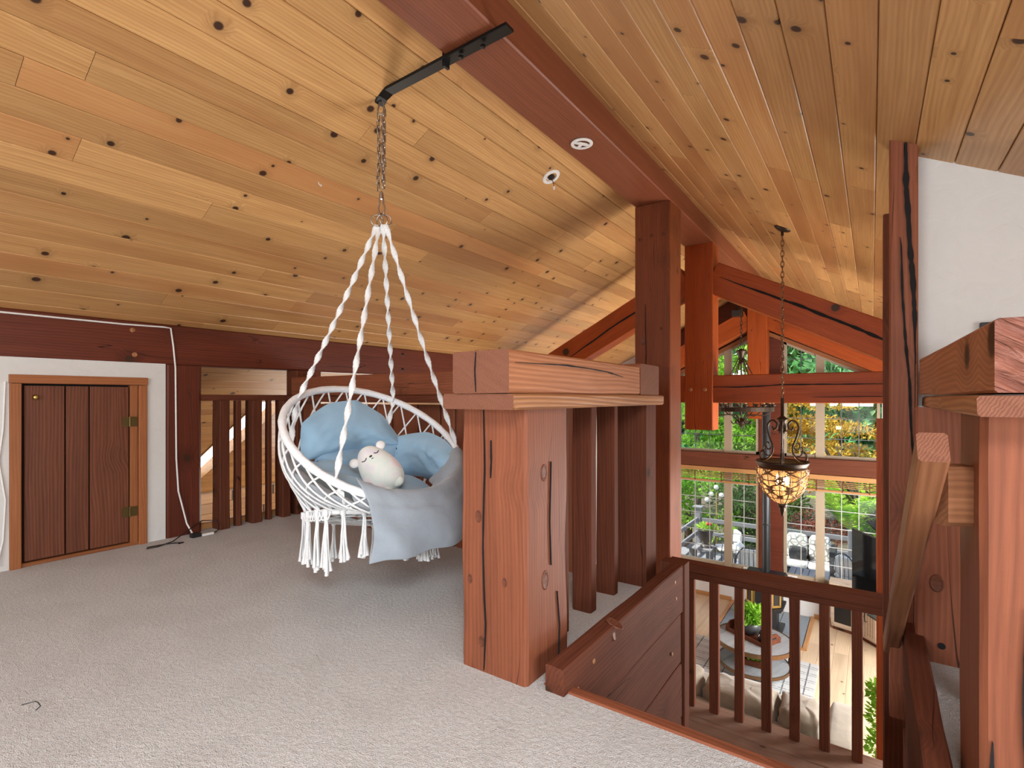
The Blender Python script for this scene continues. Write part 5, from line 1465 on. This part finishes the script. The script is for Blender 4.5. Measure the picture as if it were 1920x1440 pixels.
ou = thing('outdoor_sofa', 'dark outdoor seat with floral back cushions near the right window', 'sofa', (-1.0, 12.4, DK))
MB().box((-1.55, 12.1, DK), (-.62, 12.75, DK + .28)).box((-1.55, 12.68, DK + .28), (-.62, 12.78, DK + .62)).build('frame', 'urn', ou)
tbox('arm', -.70, -.60, 12.1, 12.78, DK + .28, DK + .72, 'Y', 'urn', ou)
for a in (-1.52, -1.10): cushion('back_cushion', a, a + .40, 12.50, 12.66, DK + .38, DK + .90, 'floral', ou)
for a in (-1.53, -1.08): cushion('seat_cushion', a, a + .44, 12.08, 12.6, DK + .28, DK + .40, 'leaf_fern' if False else 'plush_white', ou)
cushion('throw_pillow', -1.45, -1.12, 12.3, 12.48, DK + .38, DK + .66, 'urn', ou)
sl = thing('slatted_table', 'grey slatted low table on the deck before the floral seat', 'table', (-1.0, 11.6, DK))
for k in range(6): tbox('slat', -1.35 + k * .115, -1.245 + k * .115, 11.35, 11.85, DK + .36, DK + .385, 'Y', 'deckwood', sl)
for x in (-1.3, -.75):
    for y in (11.4, 11.76): tbox('leg', x, x + .05, y, y + .05, DK, DK + .36, 'Z', 'deckwood', sl)
for i, (x, y, s, lab) in enumerate(((-.72, 13.9, .36, 'broad pale boulder behind the deck railing'), (.25, 14.1, .44, 'darker round boulder behind the railing beside the fern'), (-1.6, 14.3, .30, 'small boulder behind the floral seat'))):
    b = MB().ball((x, y, -2.75), s, 14, 10, (1.2, .8, .8))
    b.v = [tuple(Vector(p) + Vector((noise.noise(Vector(p) * 2.4), noise.noise(Vector(p) * 2.4 + Vector((5, 0, 0))), noise.noise(Vector(p) * 2.4 + Vector((0, 7, 0))))) * .12) for p in b.v]
    tag(b.build('boulder', 'rock', None, smooth=True), lab, 'rock', 'boulders behind the deck')
def tree(name, label, x, y, z0, trunk_h, blobs, mat, n, size, lean=0.0, group=None):
    t_ = thing(name, label, 'tree' if 'tree' in name or 'maple' in name or 'conifer' in name else 'plant', (x, y, z0), group)
    if trunk_h: MB().tube([(x, y, z0 - .2), (x + lean * .5, y, z0 + trunk_h * .5), (x + lean, y, z0 + trunk_h)], [.13, .10, .06], 8).build('trunk', 'bark', t_, smooth=True)
    vs = []
    for bx, by, bz, r in blobs: leaves((x + bx, y + by, z0 + bz), (r, r, r * (.34 if 'maple' in name else .62)), n, size, t_, 'foliage', mat, .1, .45, droop=.15)
    return t_
def blobset(w, d, h, zb, k, r):
    return [(random.uniform(-w, w), random.uniform(-d, d), zb + random.uniform(0, h), r * random.uniform(.75, 1.25)) for _ in range(k)]
tree('green_maple', 'fresh green tree filling the left windows', -4.6, 17.0, -3.0, 3.2, blobset(1.7, 1.0, 5.4, .9, 34, .8), 'leaf_green', 330, .14)
tree('yellow_maple', 'yellow and orange leaved tree filling the upper right window', -.7, 17.2, -2.9, 3.0, blobset(1.9, .9, 2.7, 1.6, 40, .62), 'leaf_yellow', 260, .11)
for i, (x, y, lab) in enumerate(((-7.5, 25, 'tall blue green conifer furthest left behind the green tree'), (-3.6, 26, 'tall blue green conifer behind the gable peak'), (-.2, 25, 'tall blue green conifer behind the yellow tree'))):
    tree('conifer', lab, x, y, -2.5, 9.0, [(random.uniform(-1, 1) * (2.2 - .14 * z), random.uniform(-1, 1), z, (2.2 - .12 * z) * .8) for z in [1 + .4 * k for k in range(28)]], 'leaf_conifer', 400, .5, group='conifers at the back of the garden')
tree('laurel_shrub', 'bright green low tree behind the lamp at the deck corner', -4.2, 14.6, -3.0, 1.0, blobset(.9, .4, 1.5, .5, 9, .6), 'leaf_green', 420, .12)
tree('dark_hedge', 'dark green hedge behind the deck rail', -2.4, 15.2, -3.2, .6, blobset(1.0, .4, 1.4, .4, 9, .62), 'leaf_deep', 380, .13)
tree('red_shrub', 'small dark red shrub behind the floral seat', -1.05, 14.5, -2.9, .5, blobset(.3, .2, .5, .6, 4, .36), 'leaf_red', 260, .10)
tree('azalea_shrub', 'mid green rounded shrub behind the fern', .6, 16.4, -2.9, .5, blobset(1.2, .4, 1.9, .5, 12, .7), 'leaf_green', 380, .15)
fe = thing('garden_fern', 'large yellow green fern with arching fronds behind the railing', 'plant', (-.45, 14.6, -2.7))
for k in range(46):
    a = random.uniform(0, 2 * PI); L = random.uniform(.8, 1.5); vs, fs = [], []
    el = random.uniform(1.3, 2.4)
    prev = None
    for j in range(15):
        f = j / 14
        r = L * f * .85; z = L * el * f * (1 - .62 * f)
        c = Vector((-.45 + r * math.cos(a), 14.6 + r * math.sin(a), -2.15 + z))
        if prev is not None and j > 2:
            tgv = (c - prev).normalized(); sd_ = tgv.cross(Vector((0, 0, 1))).normalized(); w = .20 * math.sin(PI * min(1, f * 1.02)) + .01
            for sg in (-1, 1):
                o = len(vs)
                e = c + sd_ * sg * w + tgv * w * .45 - Vector((0, 0, w * .3))
                vs += [tuple(prev), tuple(prev.lerp(c, .7)), tuple(e)]
                fs.append((o, o + 1, o + 2))
        prev = c
    me = bpy.data.meshes.new('frond'); me.from_pydata(vs, [], fs); me.materials.append(M['leaf_fern']); me.update()
    link('frond', me, fe)
tr_ = thing('bare_tree', 'dark bare branching trunk beyond the television corner', 'tree', (.35, 14.9, -2.8))
mb = MB()
for k in range(9):
    a = -1.2 + k * .28
    mb.tube(bez([(.35, 14.9, -2.9), (.33 + .05 * k / 9, 14.9, -2.3), (.2 - .5 * math.sin(.8 - a * .6), 14.9 + .3 * math.sin(k), -1.5 + .2 * math.cos(k)), (.1 - 1.1 * math.sin(.8 - a * .8), 14.9 + .5 * math.sin(k * 2), -.4 + .3 * math.cos(k * 3))], 7), [.07 - .055 * q / 21 for q in range(22)], 6)
mb.build('trunk', 'bark', tr_, smooth=True)
